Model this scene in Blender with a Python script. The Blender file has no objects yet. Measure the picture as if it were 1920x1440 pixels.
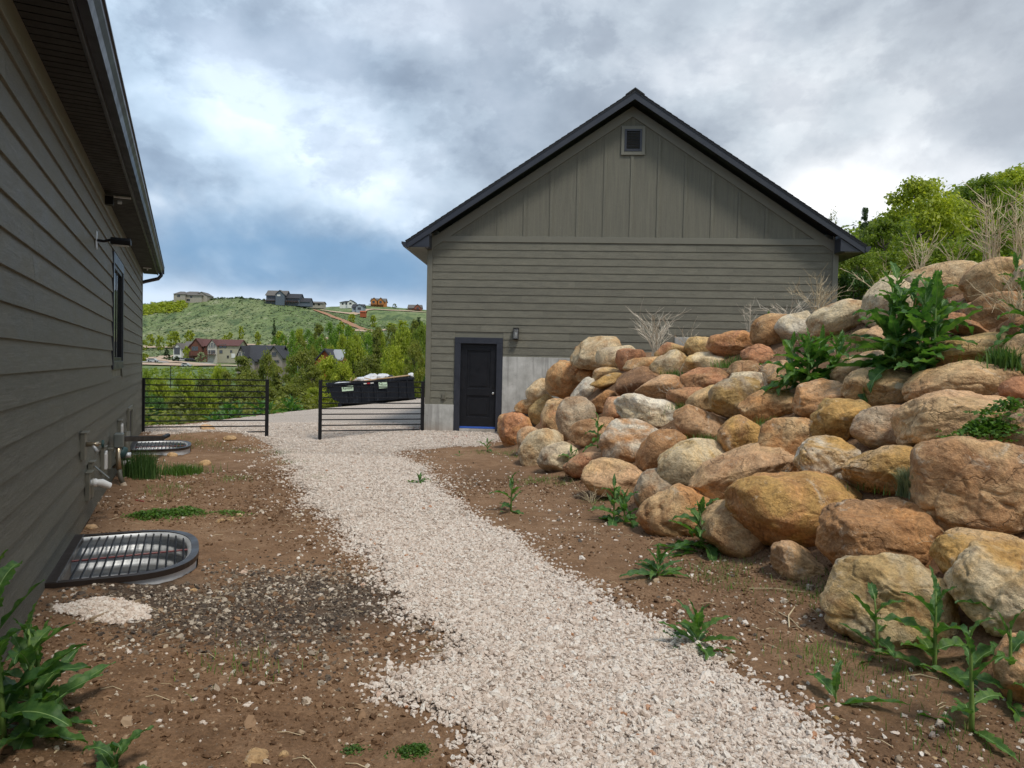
import bpy, math, random
import numpy as np
from mathutils import Vector, Matrix

# ------------------------------------------------------------------ camera, world, sun, exposure
scene = bpy.context.scene
CZ = 1.65; FP = 1300.0
PITCH = math.radians(1.45); ROLL = math.radians(1.23)
F_ = Vector((0, math.cos(PITCH), -math.sin(PITCH)))
U0 = Vector((0, math.sin(PITCH), math.cos(PITCH)))
R_ = Vector((math.cos(ROLL), 0, 0)) + U0 * math.sin(ROLL)
U_ = U0 * math.cos(ROLL) - Vector((math.sin(ROLL), 0, 0))
cam_data = bpy.data.cameras.new('camera')
cam_data.sensor_width = 36.0; cam_data.lens = FP / 1920 * 36.0
cam_data.clip_start = 0.05; cam_data.clip_end = 9000
cam = bpy.data.objects.new('camera', cam_data)
scene.collection.objects.link(cam)
cam.matrix_world = Matrix(((R_.x, U_.x, -F_.x, 0), (R_.y, U_.y, -F_.y, 0), (R_.z, U_.z, -F_.z, CZ), (0, 0, 0, 1)))
scene.camera = cam
scene.view_settings.view_transform = 'Standard'
try: scene.view_settings.look = 'None'
except Exception: pass
scene.view_settings.gamma = 1.0
scene.view_settings.use_curve_mapping = False
scene.view_settings.exposure = 0.68

SUN_EL = math.radians(60); SUN_AZ = math.radians(146)     # azimuth from +Y towards +X
sun_dir = Vector((math.sin(SUN_AZ) * math.cos(SUN_EL), math.cos(SUN_AZ) * math.cos(SUN_EL), math.sin(SUN_EL)))
sl = bpy.data.lights.new('sun', 'SUN'); sl.energy = 1.5; sl.angle = math.radians(12); sl.color = (1.0, 0.93, 0.82)
so = bpy.data.objects.new('sun', sl); scene.collection.objects.link(so)
so.rotation_euler = (-sun_dir).to_track_quat('-Z', 'Y').to_euler()

class NT:
    """small node-tree helper"""
    def __init__(s, tree):
        s.t = tree; s.t.nodes.clear()
    def n(s, typ, ins=None, **kw):
        nd = s.t.nodes.new(typ)
        for k, v in kw.items(): setattr(nd, k, v)
        if ins:
            for k, v in ins.items():
                sock = nd.inputs[k]
                if isinstance(v, bpy.types.NodeSocket): s.t.links.new(v, sock)
                else: sock.default_value = v
        return nd
    def math(s, op, a, b=0.0, clamp=False):
        nd = s.n('ShaderNodeMath', {0: a, 1: b}, operation=op); nd.use_clamp = clamp
        return nd.outputs[0]
    def mix(s, f, a, b, mode='MIX'):
        nd = s.n('ShaderNodeMix', data_type='RGBA', blend_type=mode)
        for i, v in ((0, f), (6, a), (7, b)):
            if isinstance(v, bpy.types.NodeSocket): s.t.links.new(v, nd.inputs[i])
            else: nd.inputs[i].default_value = (v if i == 0 else (tuple(v) + (1,))[:4])
        return nd.outputs[2]
    def noise(s, vec, scale, detail=4, rough=.55, dist=0.0):
        return s.n('ShaderNodeTexNoise', {'Vector': vec, 'Scale': scale, 'Detail': detail, 'Roughness': rough, 'Distortion': dist}).outputs[0]
    def ramp(s, f, stops):
        nd = s.n('ShaderNodeValToRGB', {0: f}); cr = nd.color_ramp
        while len(cr.elements) < len(stops): cr.elements.new(.5)
        for e, (p, c) in zip(cr.elements, stops):
            e.position = p; e.color = (tuple(c) + (1,))[:4] if not isinstance(c, (int, float)) else (c, c, c, 1)
        return nd.outputs[0]
    def mapr(s, f, a, b, c=0.0, d=1.0):
        nd = s.n('ShaderNodeMapRange', {0: f, 1: a, 2: b, 3: c, 4: d}); nd.clamp = True
        nd.interpolation_type = 'SMOOTHSTEP'
        return nd.outputs[0]

world = bpy.data.worlds.new('World'); scene.world = world; world.use_nodes = True
w = NT(world.node_tree)
tc = w.n('ShaderNodeTexCoord').outputs['Generated']
sep = w.n('ShaderNodeSeparateXYZ', {0: tc})
X, Y, Z = sep.outputs
sky = w.n('ShaderNodeTexSky', sky_type='NISHITA')
sky.sun_disc = False; sky.sun_elevation = SUN_EL; sky.sun_rotation = SUN_AZ
skyc = w.n('ShaderNodeVectorMath', {0: sky.outputs[0], 1: (.085, .085, .085)}, operation='MULTIPLY').outputs[0]
cp = w.n('ShaderNodeVectorMath', {0: tc, 1: (1.0, 1.0, 1.45)}, operation='MULTIPLY').outputs[0]
up_ = w.n('ShaderNodeVectorMath', {0: cp, 1: (.04, 0, .11)}, operation='ADD').outputs[0]
n1 = w.noise(cp, 2.15, 7, .52, .1)
n1b = w.noise(up_, 2.15, 6, .52, .1)
n2 = w.noise(w.n('ShaderNodeVectorMath', {0: cp, 1: (7.3, 2.1, 4.4)}, operation='ADD').outputs[0], 5.5, 5, .55, .1)
n3 = w.noise(tc, 3.2, 3, .58, .5)
def blob(a0, e0, sa, se, amp=1.0, wob=.10):
    # soft shape in azimuth / elevation around a cloud of the photograph's sky
    nx = w.math('ADD', X, w.math('MULTIPLY', w.math('SUBTRACT', n3, .5), wob * 2))
    nz = w.math('ADD', Z, w.math('MULTIPLY', w.math('SUBTRACT', n2, .5), wob))
    d1 = w.math('POWER', w.math('DIVIDE', w.math('SUBTRACT', nx, a0), sa), 2.0)
    d2 = w.math('POWER', w.math('DIVIDE', w.math('SUBTRACT', nz, e0), se), 2.0)
    e = w.math('POWER', 2.718, w.math('MULTIPLY', w.math('ADD', d1, d2), -1.0))
    return w.math('MULTIPLY', w.math('MULTIPLY', e, amp), w.mapr(Y, -0.1, .3))
tone = w.math('ADD', w.math('ADD', w.math('MULTIPLY', n1, .78), w.math('MULTIPLY', n2, .22)), w.math('MULTIPLY', w.math('SUBTRACT', n1, n1b), .8))
cloud = w.ramp(tone, [(.32, (.19, .222, .268)), (.42, (.255, .295, .345)), (.50, (.325, .370, .420)), (.57, (.405, .445, .492)), (.68, (.53, .56, .60))])
# crisper billow edges over the soft body of the overcast
e1 = w.noise(w.n('ShaderNodeVectorMath', {0: cp, 1: (3.1, 5.7, 1.9)}, operation='ADD').outputs[0], 2.7, 9, .6, .15)
e2 = w.noise(w.n('ShaderNodeVectorMath', {0: cp, 1: (3.14, 5.7, 1.96)}, operation='ADD').outputs[0], 2.7, 9, .6, .15)
cloud = w.mix(w.mapr(e1, .49, .535), cloud, w.mix(1.0, cloud, (1.13, 1.12, 1.10), 'MULTIPLY'))
cloud = w.mix(w.mapr(w.math('SUBTRACT', e1, e2), .0, .06), cloud, w.mix(1.0, cloud, (1.16, 1.15, 1.13), 'MULTIPLY'))
cloud = w.mix(w.mapr(w.math('SUBTRACT', e2, e1), .0, .06), cloud, w.mix(1.0, cloud, (.86, .87, .89), 'MULTIPLY'))
# bluer towards the left, neutral grey to the right
side = w.mapr(X, -0.45, 0.35)
cloud = w.mix(1.0, cloud, w.mix(side, (.86, .98, 1.11), (1.0, 1.0, 1.005)), 'MULTIPLY')
edge = w.mapr(w.noise(cp, 3.4, 4, .6, .6), .42, .62)
dark = w.math('MINIMUM', w.math('ADD', blob(-.36, .135, .21, .055, .95), blob(-.21, .115, .12, .06, .75)), 1.0)
dark = w.math('MULTIPLY', dark, w.math('ADD', w.math('MULTIPLY', edge, -.35), 1.0))
cloud = w.mix(w.math('MULTIPLY', dark, .85), cloud, (.13, .24, .38))
d2 = blob(-.02, .44, .40, .07, .40, .2)
cloud = w.mix(d2, cloud, (.30, .335, .39))
d3 = blob(.50, .33, .22, .12, .35, .2)
cloud = w.mix(d3, cloud, (.36, .375, .40))
br = blob(.425, .215, .075, .035, .9, .12)
cloud = w.mix(br, cloud, (.86, .86, .86))
br2 = w.math('MULTIPLY', blob(-.33, .215, .20, .035, .9, .16), edge)
cloud = w.mix(br2, cloud, (.63, .68, .74))
br3 = w.math('MULTIPLY', blob(-.32, .075, .30, .022, .85, .05), 1.0)
cloud = w.mix(br3, cloud, (.52, .60, .70))
cov = w.mapr(tone, .22, .36, .82, 1.0)
bg = w.n('ShaderNodeBackground', {'Color': w.mix(cov, skyc, cloud), 'Strength': 1.0})
w.n('ShaderNodeOutputWorld', {0: bg.outputs[0]})

# ------------------------------------------------------------------ helpers
rnd = random.Random(11)
def ray(px, py):
    d = F_ + R_ * ((px - 960) / FP) + U_ * ((720 - py) / FP)
    return d / d.y
def at(px, py, Y):
    d = ray(px, py) * Y
    return Vector((d.x, d.y, d.z + CZ))

def _h(i, j, k):
    n = (i * 374761393 + j * 668265263 + k * 2147483647 + 1013904223) & 0xffffffff
    n = ((n ^ (n >> 13)) * 1274126177) & 0xffffffff
    n = ((n ^ (n >> 16)) * 2246822519) & 0xffffffff
    return ((n ^ (n >> 15)) & 0xffffff) / float(0xffffff)
def vnoise(p):
    p = np.asarray(p, dtype=np.float64)
    i = np.floor(p).astype(np.int64); f = p - i; f = f * f * f * (f * (f * 6 - 15) + 10)
    x, y, z = i[..., 0], i[..., 1], i[..., 2]; fx, fy, fz = f[..., 0], f[..., 1], f[..., 2]
    r = 0
    for a in (0, 1):
        for b in (0, 1):
            for c in (0, 1):
                r = r + _h(x + a, y + b, z + c) * (fx if a else 1 - fx) * (fy if b else 1 - fy) * (fz if c else 1 - fz)
    return r * 2 - 1
def fbm(p, octv=4, gain=.5):
    p = np.asarray(p, dtype=np.float64); s = 0; a = 1.0; t = 0
    for o in range(octv):
        s = s + a * vnoise(p * (2.03 ** o) + 17.3 * o); t += a; a *= gain
    return s / t
def fb2(x, y, sc, octv=4, gain=.5, seed=0.0):
    return fbm(np.stack([np.asarray(x) * sc, np.asarray(y) * sc, np.zeros_like(np.asarray(x, dtype=float)) + seed], -1), octv, gain)

COL = scene.collection
def tag(o, label=None, cat=None, group=None, kind=None):
    if label: o['label'] = label
    if cat: o['category'] = cat
    if group: o['group'] = group
    if kind: o['kind'] = kind
    return o
def meshdata(name, v, f, mats=None, smooth=False, mi=None):
    me = bpy.data.meshes.new(name)
    if isinstance(v, np.ndarray) and isinstance(f, np.ndarray):
        me.vertices.add(len(v)); me.vertices.foreach_set('co', v.astype(np.float32).ravel())
        nf, k = f.shape
        me.loops.add(nf * k); me.loops.foreach_set('vertex_index', f.astype(np.int32).ravel())
        me.polygons.add(nf); me.polygons.foreach_set('loop_start', np.arange(0, nf * k, k, dtype=np.int32))
        me.update(calc_edges=True)
    else:
        me.from_pydata([tuple(q) for q in v], [], [tuple(q) for q in f])
    for m in (mats if isinstance(mats, (list, tuple)) else [mats] if mats else []): me.materials.append(m)
    if mi is not None: me.polygons.foreach_set('material_index', np.asarray(mi, dtype=np.int32))
    if smooth: me.polygons.foreach_set('use_smooth', np.ones(len(me.polygons), dtype=bool))
    me.validate(); me.update()
    return me
def link(name, me, parent=None, **kw):
    o = bpy.data.objects.new(name, me); COL.objects.link(o)
    if parent: o.parent = parent
    tag(o, **kw)
    return o
def empty(name, loc=(0, 0, 0), rotz=0.0, parent=None, **kw):
    o = bpy.data.objects.new(name, None); COL.objects.link(o); o.empty_display_size = .2
    o.location = loc; o.rotation_euler = (0, 0, rotz)
    if parent: o.parent = parent
    tag(o, **kw)
    return o
class MB:
    def __init__(s): s.v = []; s.f = []
    def add(s, v, f):
        b = len(s.v); s.v += [tuple(q) for q in v]; s.f += [tuple(b + i for i in q) for q in f]; return s
    def hexa(s, p):
        return s.add(p, [(0, 3, 2, 1), (4, 5, 6, 7), (0, 1, 5, 4), (1, 2, 6, 5), (2, 3, 7, 6), (3, 0, 4, 7)])
    def box(s, x0, x1, y0, y1, z0, z1):
        return s.hexa([(x0, y0, z0), (x1, y0, z0), (x1, y1, z0), (x0, y1, z0), (x0, y0, z1), (x1, y0, z1), (x1, y1, z1), (x0, y1, z1)])
    def prism(s, prof, y0, y1, axis='y'):
        n = len(prof)
        if axis == 'y': a = [(x, y0, z) for x, z in prof]; b = [(x, y1, z) for x, z in prof]
        elif axis == 'x': a = [(y0, x, z) for x, z in prof]; b = [(y1, x, z) for x, z in prof]
        else: a = [(x, z, y0) for x, z in prof]; b = [(x, z, y1) for x, z in prof]
        fs = [tuple(range(n)), tuple(range(2 * n - 1, n - 1, -1))]
        fs += [(i, n + i, n + (i + 1) % n, (i + 1) % n) for i in range(n)]
        return s.add(a + b, fs)
    def tube(s, pts, rad, n=8, cap=True):
        pts = [Vector(p) for p in pts]; m = len(pts)
        rad = [rad] * m if isinstance(rad, (int, float)) else rad
        vs = []; prev = None
        for i, p in enumerate(pts):
            d = (pts[min(i + 1, m - 1)] - pts[max(i - 1, 0)]).normalized()
            if prev is None:
                a = d.orthogonal().normalized()
            else:
                a = (prev - d * prev.dot(d)); a = a.normalized() if a.length > 1e-6 else d.orthogonal().normalized()
            prev = a; b = d.cross(a)
            for k in range(n):
                t = 2 * math.pi * k / n
                vs.append(p + (a * math.cos(t) + b * math.sin(t)) * rad[i])
        fs = [(i * n + k, i * n + (k + 1) % n, (i + 1) * n + (k + 1) % n, (i + 1) * n + k) for i in range(m - 1) for k in range(n)]
        if cap: fs += [tuple(range(n - 1, -1, -1)), tuple(range((m - 1) * n, m * n))]
        return s.add(vs, fs)
    def build(s, name, mat, parent=None, smooth=False, bevel=0, **kw):
        me = meshdata(name, s.v, s.f, mat, smooth)
        o = link(name, me, parent, **kw)
        if bevel:
            b = o.modifiers.new('bevel', 'BEVEL'); b.width = bevel; b.segments = 2; b.limit_method = 'ANGLE'
        return o

# ------------------------------------------------------------------ materials
MAT = {}
def newmat(name):
    m = bpy.data.materials.new(name); m.use_nodes = True; MAT[name] = m
    return m, NT(m.node_tree)
def finish(t, col, rough=.6, bump=None, bstr=.3, bdist=.01, metal=0.0, spec=.5, extra=None):
    ins = {'Base Color': col if isinstance(col, bpy.types.NodeSocket) else (tuple(col) + (1,))[:4], 'Roughness': rough, 'Metallic': metal, 'Specular IOR Level': spec}
    if bump is not None:
        ins['Normal'] = t.n('ShaderNodeBump', {'Height': bump, 'Strength': bstr, 'Distance': bdist}).outputs[0]
    b = t.n('ShaderNodeBsdfPrincipled', ins)
    if extra:
        for k, v in extra.items():
            if isinstance(v, bpy.types.NodeSocket): t.t.links.new(v, b.inputs[k])
            else: b.inputs[k].default_value = v
    t.n('ShaderNodeOutputMaterial', {0: b.outputs[0]})
    return b
def objvec(t, scale=(1, 1, 1), rand=True):
    v = t.n('ShaderNodeTexCoord').outputs['Object']
    if rand:
        r = t.n('ShaderNodeObjectInfo').outputs['Random']
        o = t.math('MULTIPLY', r, 57.0)
        v = t.n('ShaderNodeVectorMath', {0: v, 1: t.n('ShaderNodeCombineXYZ', {0: o, 1: o, 2: o}).outputs[0]}, operation='ADD').outputs[0]
    return t.n('ShaderNodeVectorMath', {0: v, 1: scale}, operation='MULTIPLY').outputs[0]
def plain(name, col, rough=.6, metal=0.0, var=.12, nscale=6.0, bstr=.15, bdist=.004, spec=.5):
    m, t = newmat(name)
    v = objvec(t)
    n = t.noise(v, nscale, 5, .6)
    c = t.mix(1.0, col, t.ramp(n, [(.25, (1 - var,) * 3), (.75, (1 + var,) * 3)]), 'MULTIPLY')
    finish(t, c, t.mapr(n, .2, .8, max(rough - .1, .02), min(rough + .1, 1)), t.noise(v, nscale * 12, 3), bstr, bdist, metal, spec)
    return m

# lap siding with embossed cedar grain, grain runs along local X
def siding_mat(name, col, gx=1.0, gz=1.0):
    m, t = newmat(name)
    v = objvec(t, (1.1 * gx, 3.0, 15.0 * gz))
    r = t.n('ShaderNodeObjectInfo').outputs['Random']
    g = t.noise(v, 3.0, 6, .62, 2.2)
    lines = t.math('SINE', t.math('MULTIPLY', g, 70.0))
    fine = t.noise(objvec(t, (6 * gx, 6, 90 * gz)), 3.0, 4, .6)
    wear = t.noise(objvec(t, (2.2 * gx, 2, 7 * gz)), 1.4, 5, .6)
    c = t.mix(1.0, col, t.ramp(wear, [(.28, (.76, .76, .76)), (.72, (1.2, 1.2, 1.18))]), 'MULTIPLY')
    c = t.mix(t.mapr(fine, .50, .72, 0, .5), c, (.25, .24, .205))
    c = t.mix(1.0, c, t.ramp(r, [(0, (.86, .86, .86)), (1, (1.07, 1.07, 1.07))]), 'MULTIPLY')
    c = t.mix(t.mapr(lines, -.2, 1.0, 0, .42), c, (.245, .235, .195))
    c = t.mix(t.mapr(fine, .46, .34, 0, .4), c, (.09, .085, .065))
    b = t.math('ADD', t.math('MULTIPLY', lines, .35), t.math('MULTIPLY', fine, 1.0))
    finish(t, c, t.mapr(wear, .2, .8, .42, .62), b, .8, .005, spec=.45)
    return m
siding_mat('siding_olive', (.182, .177, .138))
siding_mat('siding_vertical', (.182, .177, .138), gx=9.0, gz=.12)
plain('trim_olive', (.168, .163, .129), .5, var=.08, bstr=.3)
plain('fascia_black', (.030, .034, .047), .38, var=.12, bstr=.05)
plain('soffit_dark', (.005, .005, .006), .6, var=.1)
plain('black_metal', (.009, .009, .011), .5, var=.2, bstr=.08, spec=.25)
plain('door_black', (.011, .012, .016), .42, var=.1, bstr=.05, spec=.3)
plain('bronze_rim', (.035, .026, .022), .38, .3, var=.2)
plain('galvanized', (.60, .63, .66), .42, .25, var=.18, nscale=9)
plain('white_plastic', (.72, .72, .70), .35, var=.05)
plain('grey_metal', (.16, .18, .17), .5, .3, var=.2)
plain('taupe_plastic', (.13, .125, .10), .5)
plain('beige_pipe', (.42, .33, .24), .6, var=.25, nscale=14)
plain('knob_metal', (.75, .75, .74), .22, .9, var=.02)
plain('painters_tape', (.04, .12, .50), .5, var=.1)
plain('red_rod', (.16, .03, .035), .5)
plain('brass', (.45, .38, .28), .35, .8)
plain('green_handle', (.02, .06, .06), .5)
plain('twig_dry', (.55, .45, .29), .8, var=.3, nscale=20)
plain('twig_grey', (.58, .52, .42), .8, var=.3, nscale=20)
plain('bark', (.11, .09, .07), .85, var=.4, nscale=9, bstr=.6, bdist=.02)
plain('bark_pale', (.38, .36, .31), .8, var=.3, nscale=9, bstr=.4, bdist=.02)
plain('stem_green', (.16, .26, .06), .5, var=.3, nscale=10)
plain('bag_white', (.75, .76, .78), .35, var=.1, nscale=5, bstr=.8, bdist=.05)
plain('bag_black', (.02, .02, .025), .35, var=.1, nscale=5, bstr=.8, bdist=.05)
plain('cardboard', (.42, .29, .17), .8, var=.2)
plain('lumber', (.50, .33, .16), .7, var=.2)
plain('sticker_green', (.55, .70, .52), .4, var=.04)
plain('ink', (.02, .03, .02), .5, var=0)
plain('red_reflector', (.35, .02, .03), .3)
plain('terracotta', (.36, .09, .045), .8)
plain('trim_wood', (.30, .22, .14), .7)

# scuffed dumpster paint
m, t = newmat('dumpster_paint'); v = objvec(t, (1, 1, .18), False)
s1 = t.mapr(t.noise(v, 9, 5, .7), .54, .72)
n0 = t.noise(objvec(t, (1, 1, 1), False), 2.5, 4)
c = t.mix(n0, (.005, .007, .012), (.012, .015, .022)); c = t.mix(t.math('MULTIPLY', s1, .28), c, (.13, .15, .19))
finish(t, c, .6, s1, .1, .01, spec=.2)

# shingles
m, t = newmat('shingle_dark'); v = objvec(t, (1, 1, 1), False)
finish(t, t.ramp(t.noise(v, 30, 4, .7), [(.3, (.018, .019, .022)), (.7, (.055, .056, .062))]), .9, t.noise(v, 90, 3), .5, .004)

# glass pane, dark interior
m, t = newmat('window_glass'); finish(t, (.012, .014, .016), .04, t.noise(objvec(t), 1.2, 2), .05, .01, spec=1.0)
m, t = newmat('lamp_glass')
finish(t, (.85, .87, .88), .12, spec=.6, extra={'Transmission Weight': .85})
plain('bulb', (.8, .78, .7), .3)

# board-formed concrete
m, t = newmat('concrete'); v = objvec(t, (1, 1, 1), False)
n = t.noise(v, 1.6, 6, .65); n2_ = t.noise(v, 14, 5, .7)
vs_ = t.noise(objvec(t, (5, 5, .35), False), 2.0, 4, .6)
c = t.ramp(n, [(.30, (.26, .26, .245)), (.48, (.42, .42, .40)), (.66, (.58, .58, .56))])
c = t.mix(t.mapr(vs_, .50, .64, 0, .55), c, (.22, .215, .205))
c = t.mix(t.mapr(n2_, .6, .72, 0, .5), c, (.19, .185, .18))
zc = t.n('ShaderNodeSeparateXYZ', {0: t.n('ShaderNodeTexCoord').outputs['Object']}).outputs[2]
c = t.mix(t.math('MULTIPLY', t.mapr(t.math('ADD', zc, t.math('MULTIPLY', n, .25)), .45, .05), .5), c, (.30, .20, .13))
finish(t, c, .85, n2_, .35, .006)

# soil
def soil(name, lo, mid, hi, sc=1.0):
    m, t = newmat(name); v = t.n('ShaderNodeTexCoord').outputs['Object']
    a = t.noise(v, .55 * sc, 6, .6, .4); b = t.noise(v, 6.0 * sc, 7, .68); f = t.noise(v, 55 * sc, 6, .75)
    sm = t.math('ADD', t.math('MULTIPLY', a, .5), t.math('MULTIPLY', b, .5))
    c = t.ramp(sm, [(.33, lo), (.5, mid), (.66, hi)])
    dk = t.n('ShaderNodeAttribute', attribute_type='GEOMETRY', attribute_name='stony').outputs['Fac']      # the dark stony spread of soil
    c = t.mix(dk, c, t.ramp(b, [(.35, (.07, .048, .034)), (.65, (.15, .105, .074))]))
    c = t.mix(1.0, c, t.ramp(f, [(.3, (.55, .53, .5)), (.55, (1, 1, 1)), (.75, (1.35, 1.33, 1.3))]), 'MULTIPLY')
    vo = t.n('ShaderNodeTexVoronoi', {'Vector': t.n('ShaderNodeVectorMath', {0: v, 1: t.n('ShaderNodeVectorMath', {0: t.n('ShaderNodeTexNoise', {'Vector': v, 'Scale': 30.0}).outputs[1], 1: (.03, .03, .03)}, operation='MULTIPLY').outputs[0]}, operation='ADD').outputs[0], 'Scale': 75.0 * sc})
    peb = t.mapr(vo.outputs['Distance'], .30, .18)
    rr = t.n('ShaderNodeSeparateColor', {0: vo.outputs['Color']})
    sel = t.mapr(rr.outputs[0], .80, .86)
    pm = t.math('MULTIPLY', peb, sel)
    c = t.mix(t.math('MULTIPLY', pm, .8), c, t.mix(rr.outputs[1], (.22, .16, .11), (.50, .42, .33)))
    bb = t.math('ADD', t.math('ADD', t.math('MULTIPLY', b, 1.0), t.math('MULTIPLY', f, .55)), t.math('MULTIPLY', pm, .3))
    finish(t, c, .93, bb, .9, .022, spec=.2)
    return m
soil('soil_brown', (.135, .078, .043), (.245, .145, .082), (.345, .225, .138))

# pale crushed gravel
m, t = newmat('gravel_bed'); v = t.n('ShaderNodeTexCoord').outputs['Object']
vo = t.n('ShaderNodeTexVoronoi', {'Vector': v, 'Scale': 40.0, 'Randomness': 1.0})
rr = t.n('ShaderNodeSeparateColor', {0: vo.outputs['Color']})
ve = t.n('ShaderNodeTexVoronoi', {'Vector': v, 'Scale': 40.0}, feature='DISTANCE_TO_EDGE')
c = t.mix(rr.outputs[0], (.54, .455, .385), (.70, .62, .55))
gap = t.mapr(ve.outputs[0], .0, .09)
c = t.mix(gap, (.26, .205, .16), c)
big = t.noise(v, .35, 5, .6)
c = t.mix(1.0, c, t.ramp(big, [(.3, (.90, .88, .86)), (.7, (1.08, 1.08, 1.08))]), 'MULTIPLY')
finish(t, c, .85, t.math('ADD', t.mapr(ve.outputs[0], 0, .25), t.math('MULTIPLY', t.noise(v, 6, 4), 1.2)), .8, .012, spec=.3)

# single stones (instances)
def stone_mat(name, stops):
    m, t = newmat(name)
    r = t.n('ShaderNodeAttribute', attribute_type='INSTANCER', attribute_name='rv').outputs['Fac']
    v = t.n('ShaderNodeTexCoord').outputs['Object']
    c = t.ramp(r, stops)
    nn = t.noise(v, 3, 4)
    c = t.mix(1.0, c, t.ramp(nn, [(.3, (.86, .86, .85)), (.7, (1.1, 1.1, 1.1))]), 'MULTIPLY')
    finish(t, c, .8, nn, .3, .05, spec=.3)
    return m
stone_mat('stone_pale', [(0, (.44, .35, .285)), (.10, (.58, .48, .41)), (.35, (.67, .575, .50)), (.7, (.73, .65, .58)), (.985, (.77, .72, .66)), (1, (.45, .22, .11))])
stone_mat('stone_dark', [(0, (.06, .048, .04)), (.4, (.12, .09, .068)), (.72, (.19, .148, .11)), (.88, (.38, .32, .25)), (1, (.62, .55, .46))])
stone_mat('stone_mixed', [(0, (.09, .075, .065)), (.2, (.20, .16, .12)), (.45, (.38, .30, .22)), (.75, (.56, .48, .40)), (.96, (.66, .60, .53)), (1, (.45, .2, .08))])

# boulders: object colour is the main tone, property tint_b the second one
def rock_mat(name, crack=1.0):
    m, t = newmat(name)
    v = objvec(t)
    ca = t.n('ShaderNodeObjectInfo').outputs['Color']
    cb = t.n('ShaderNodeAttribute', attribute_type='OBJECT', attribute_name='tint_b').outputs['Color']
    big = t.noise(v, 1.7, 5, .6, .8); mid = t.noise(v, 6.5, 6, .65, .4); fine = t.noise(v, 38, 6, .72)
    c = t.mix(t.mapr(big, .40, .60), ca, cb)
    c = t.mix(1.0, c, t.ramp(mid, [(.28, (.60, .54, .48)), (.5, (1, 1, 1)), (.70, (1.34, 1.3, 1.22))]), 'MULTIPLY')
    c = t.mix(1.0, c, t.ramp(fine, [(.32, (.62, .6, .57)), (.5, (1, 1, 1)), (.70, (1.3, 1.27, 1.22))]), 'MULTIPLY')
    iron = t.mapr(t.noise(t.n('ShaderNodeVectorMath', {0: v, 1: (9.1, 3.3, 5.2)}, operation='ADD').outputs[0], 2.6, 6, .7, 1.2), .55, .68)
    c = t.mix(t.math('MULTIPLY', iron, .42), c, (.30, .115, .035))
    pale = t.mapr(t.noise(t.n('ShaderNodeVectorMath', {0: v, 1: (1.1, 7.3, 2.2)}, operation='ADD').outputs[0], 5.0, 7, .75, .6), .57, .68)
    c = t.mix(t.math('MULTIPLY', pale, .62), c, (.66, .57, .44))
    c = t.mix(t.mapr(fine, .60, .70, 0, .55), c, (.74, .62, .44))
    crk = t.n('ShaderNodeTexVoronoi', {'Vector': t.n('ShaderNodeVectorMath', {0: v, 1: t.n('ShaderNodeVectorMath', {0: t.n('ShaderNodeTexNoise', {'Vector': v, 'Scale': 4.0, 'Detail': 5.0}).outputs[1], 1: (.55, .55, .55)}, operation='MULTIPLY').outputs[0]}, operation='ADD').outputs[0], 'Scale': 2.3}, feature='DISTANCE_TO_EDGE').outputs[0]
    ck = t.math('MULTIPLY', t.mapr(crk, .022, .0), t.mapr(big, .42, .62))
    c = t.mix(t.math('MULTIPLY', ck, .32 * crack), c, (.12, .08, .05))
    pit = t.mapr(t.noise(v, 70, 3, .6), .66, .74)
    c = t.mix(t.math('MULTIPLY', pit, .45), c, (.09, .065, .045))
    hgt = t.math('ADD', t.math('ADD', t.math('MULTIPLY', mid, 1.3), t.math('MULTIPLY', fine, .45)), t.math('MULTIPLY', ck, -.3))
    finish(t, c, t.mapr(fine, .3, .7, .6, .85), hgt, 1.0, .036, spec=.3)
    return m
rock_mat('boulder_rock')
plain('pebble_tan', (.40, .28, .19), .85, var=.3, nscale=20, bstr=.5)

# foliage
def leafmat(name, c1, c2, trans=.45, rough=.5):
    m, t = newmat(name)
    g = t.n('ShaderNodeNewGeometry').outputs['Random Per Island']
    r = t.n('ShaderNodeObjectInfo').outputs['Random']
    v = t.n('ShaderNodeTexCoord').outputs['Object']
    c = t.mix(g, c1, c2)
    c = t.mix(1.0, c, t.ramp(t.noise(v, .8, 4), [(.35, (.68, .72, .66)), (.65, (1.25, 1.2, 1.15))]), 'MULTIPLY')
    c = t.mix(1.0, c, t.mix(r, (.86, .86, .86), (1.18, 1.12, 1.0)), 'MULTIPLY')
    b = t.n('ShaderNodeBsdfPrincipled', {'Base Color': c, 'Roughness': rough, 'Specular IOR Level': .35})
    tr = t.n('ShaderNodeBsdfTranslucent', {'Color': t.mix(1.0, c, (1.35, 1.4, .8), 'MULTIPLY')})
    ms = t.n('ShaderNodeMixShader', {0: trans, 1: b.outputs[0], 2: tr.outputs[0]})
    t.n('ShaderNodeOutputMaterial', {0: ms.outputs[0]})
    return m
leafmat('leaf_lime', (.23, .30, .035), (.40, .46, .06))
leafmat('leaf_spring', (.14, .215, .03), (.26, .34, .045))
leafmat('leaf_olive', (.15, .185, .04), (.27, .30, .06))
leafmat('leaf_aspen', (.12, .23, .035), (.22, .36, .05))
leafmat('leaf_dark', (.035, .07, .025), (.08, .13, .045), .3)
leafmat('leaf_deep', (.05, .125, .035), (.11, .21, .06), .35)
leafmat('leaf_sage', (.17, .225, .14), (.29, .34, .22), .25)
leafmat('leaf_grass', (.05, .13, .02), (.12, .24, .045), .3)

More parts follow.
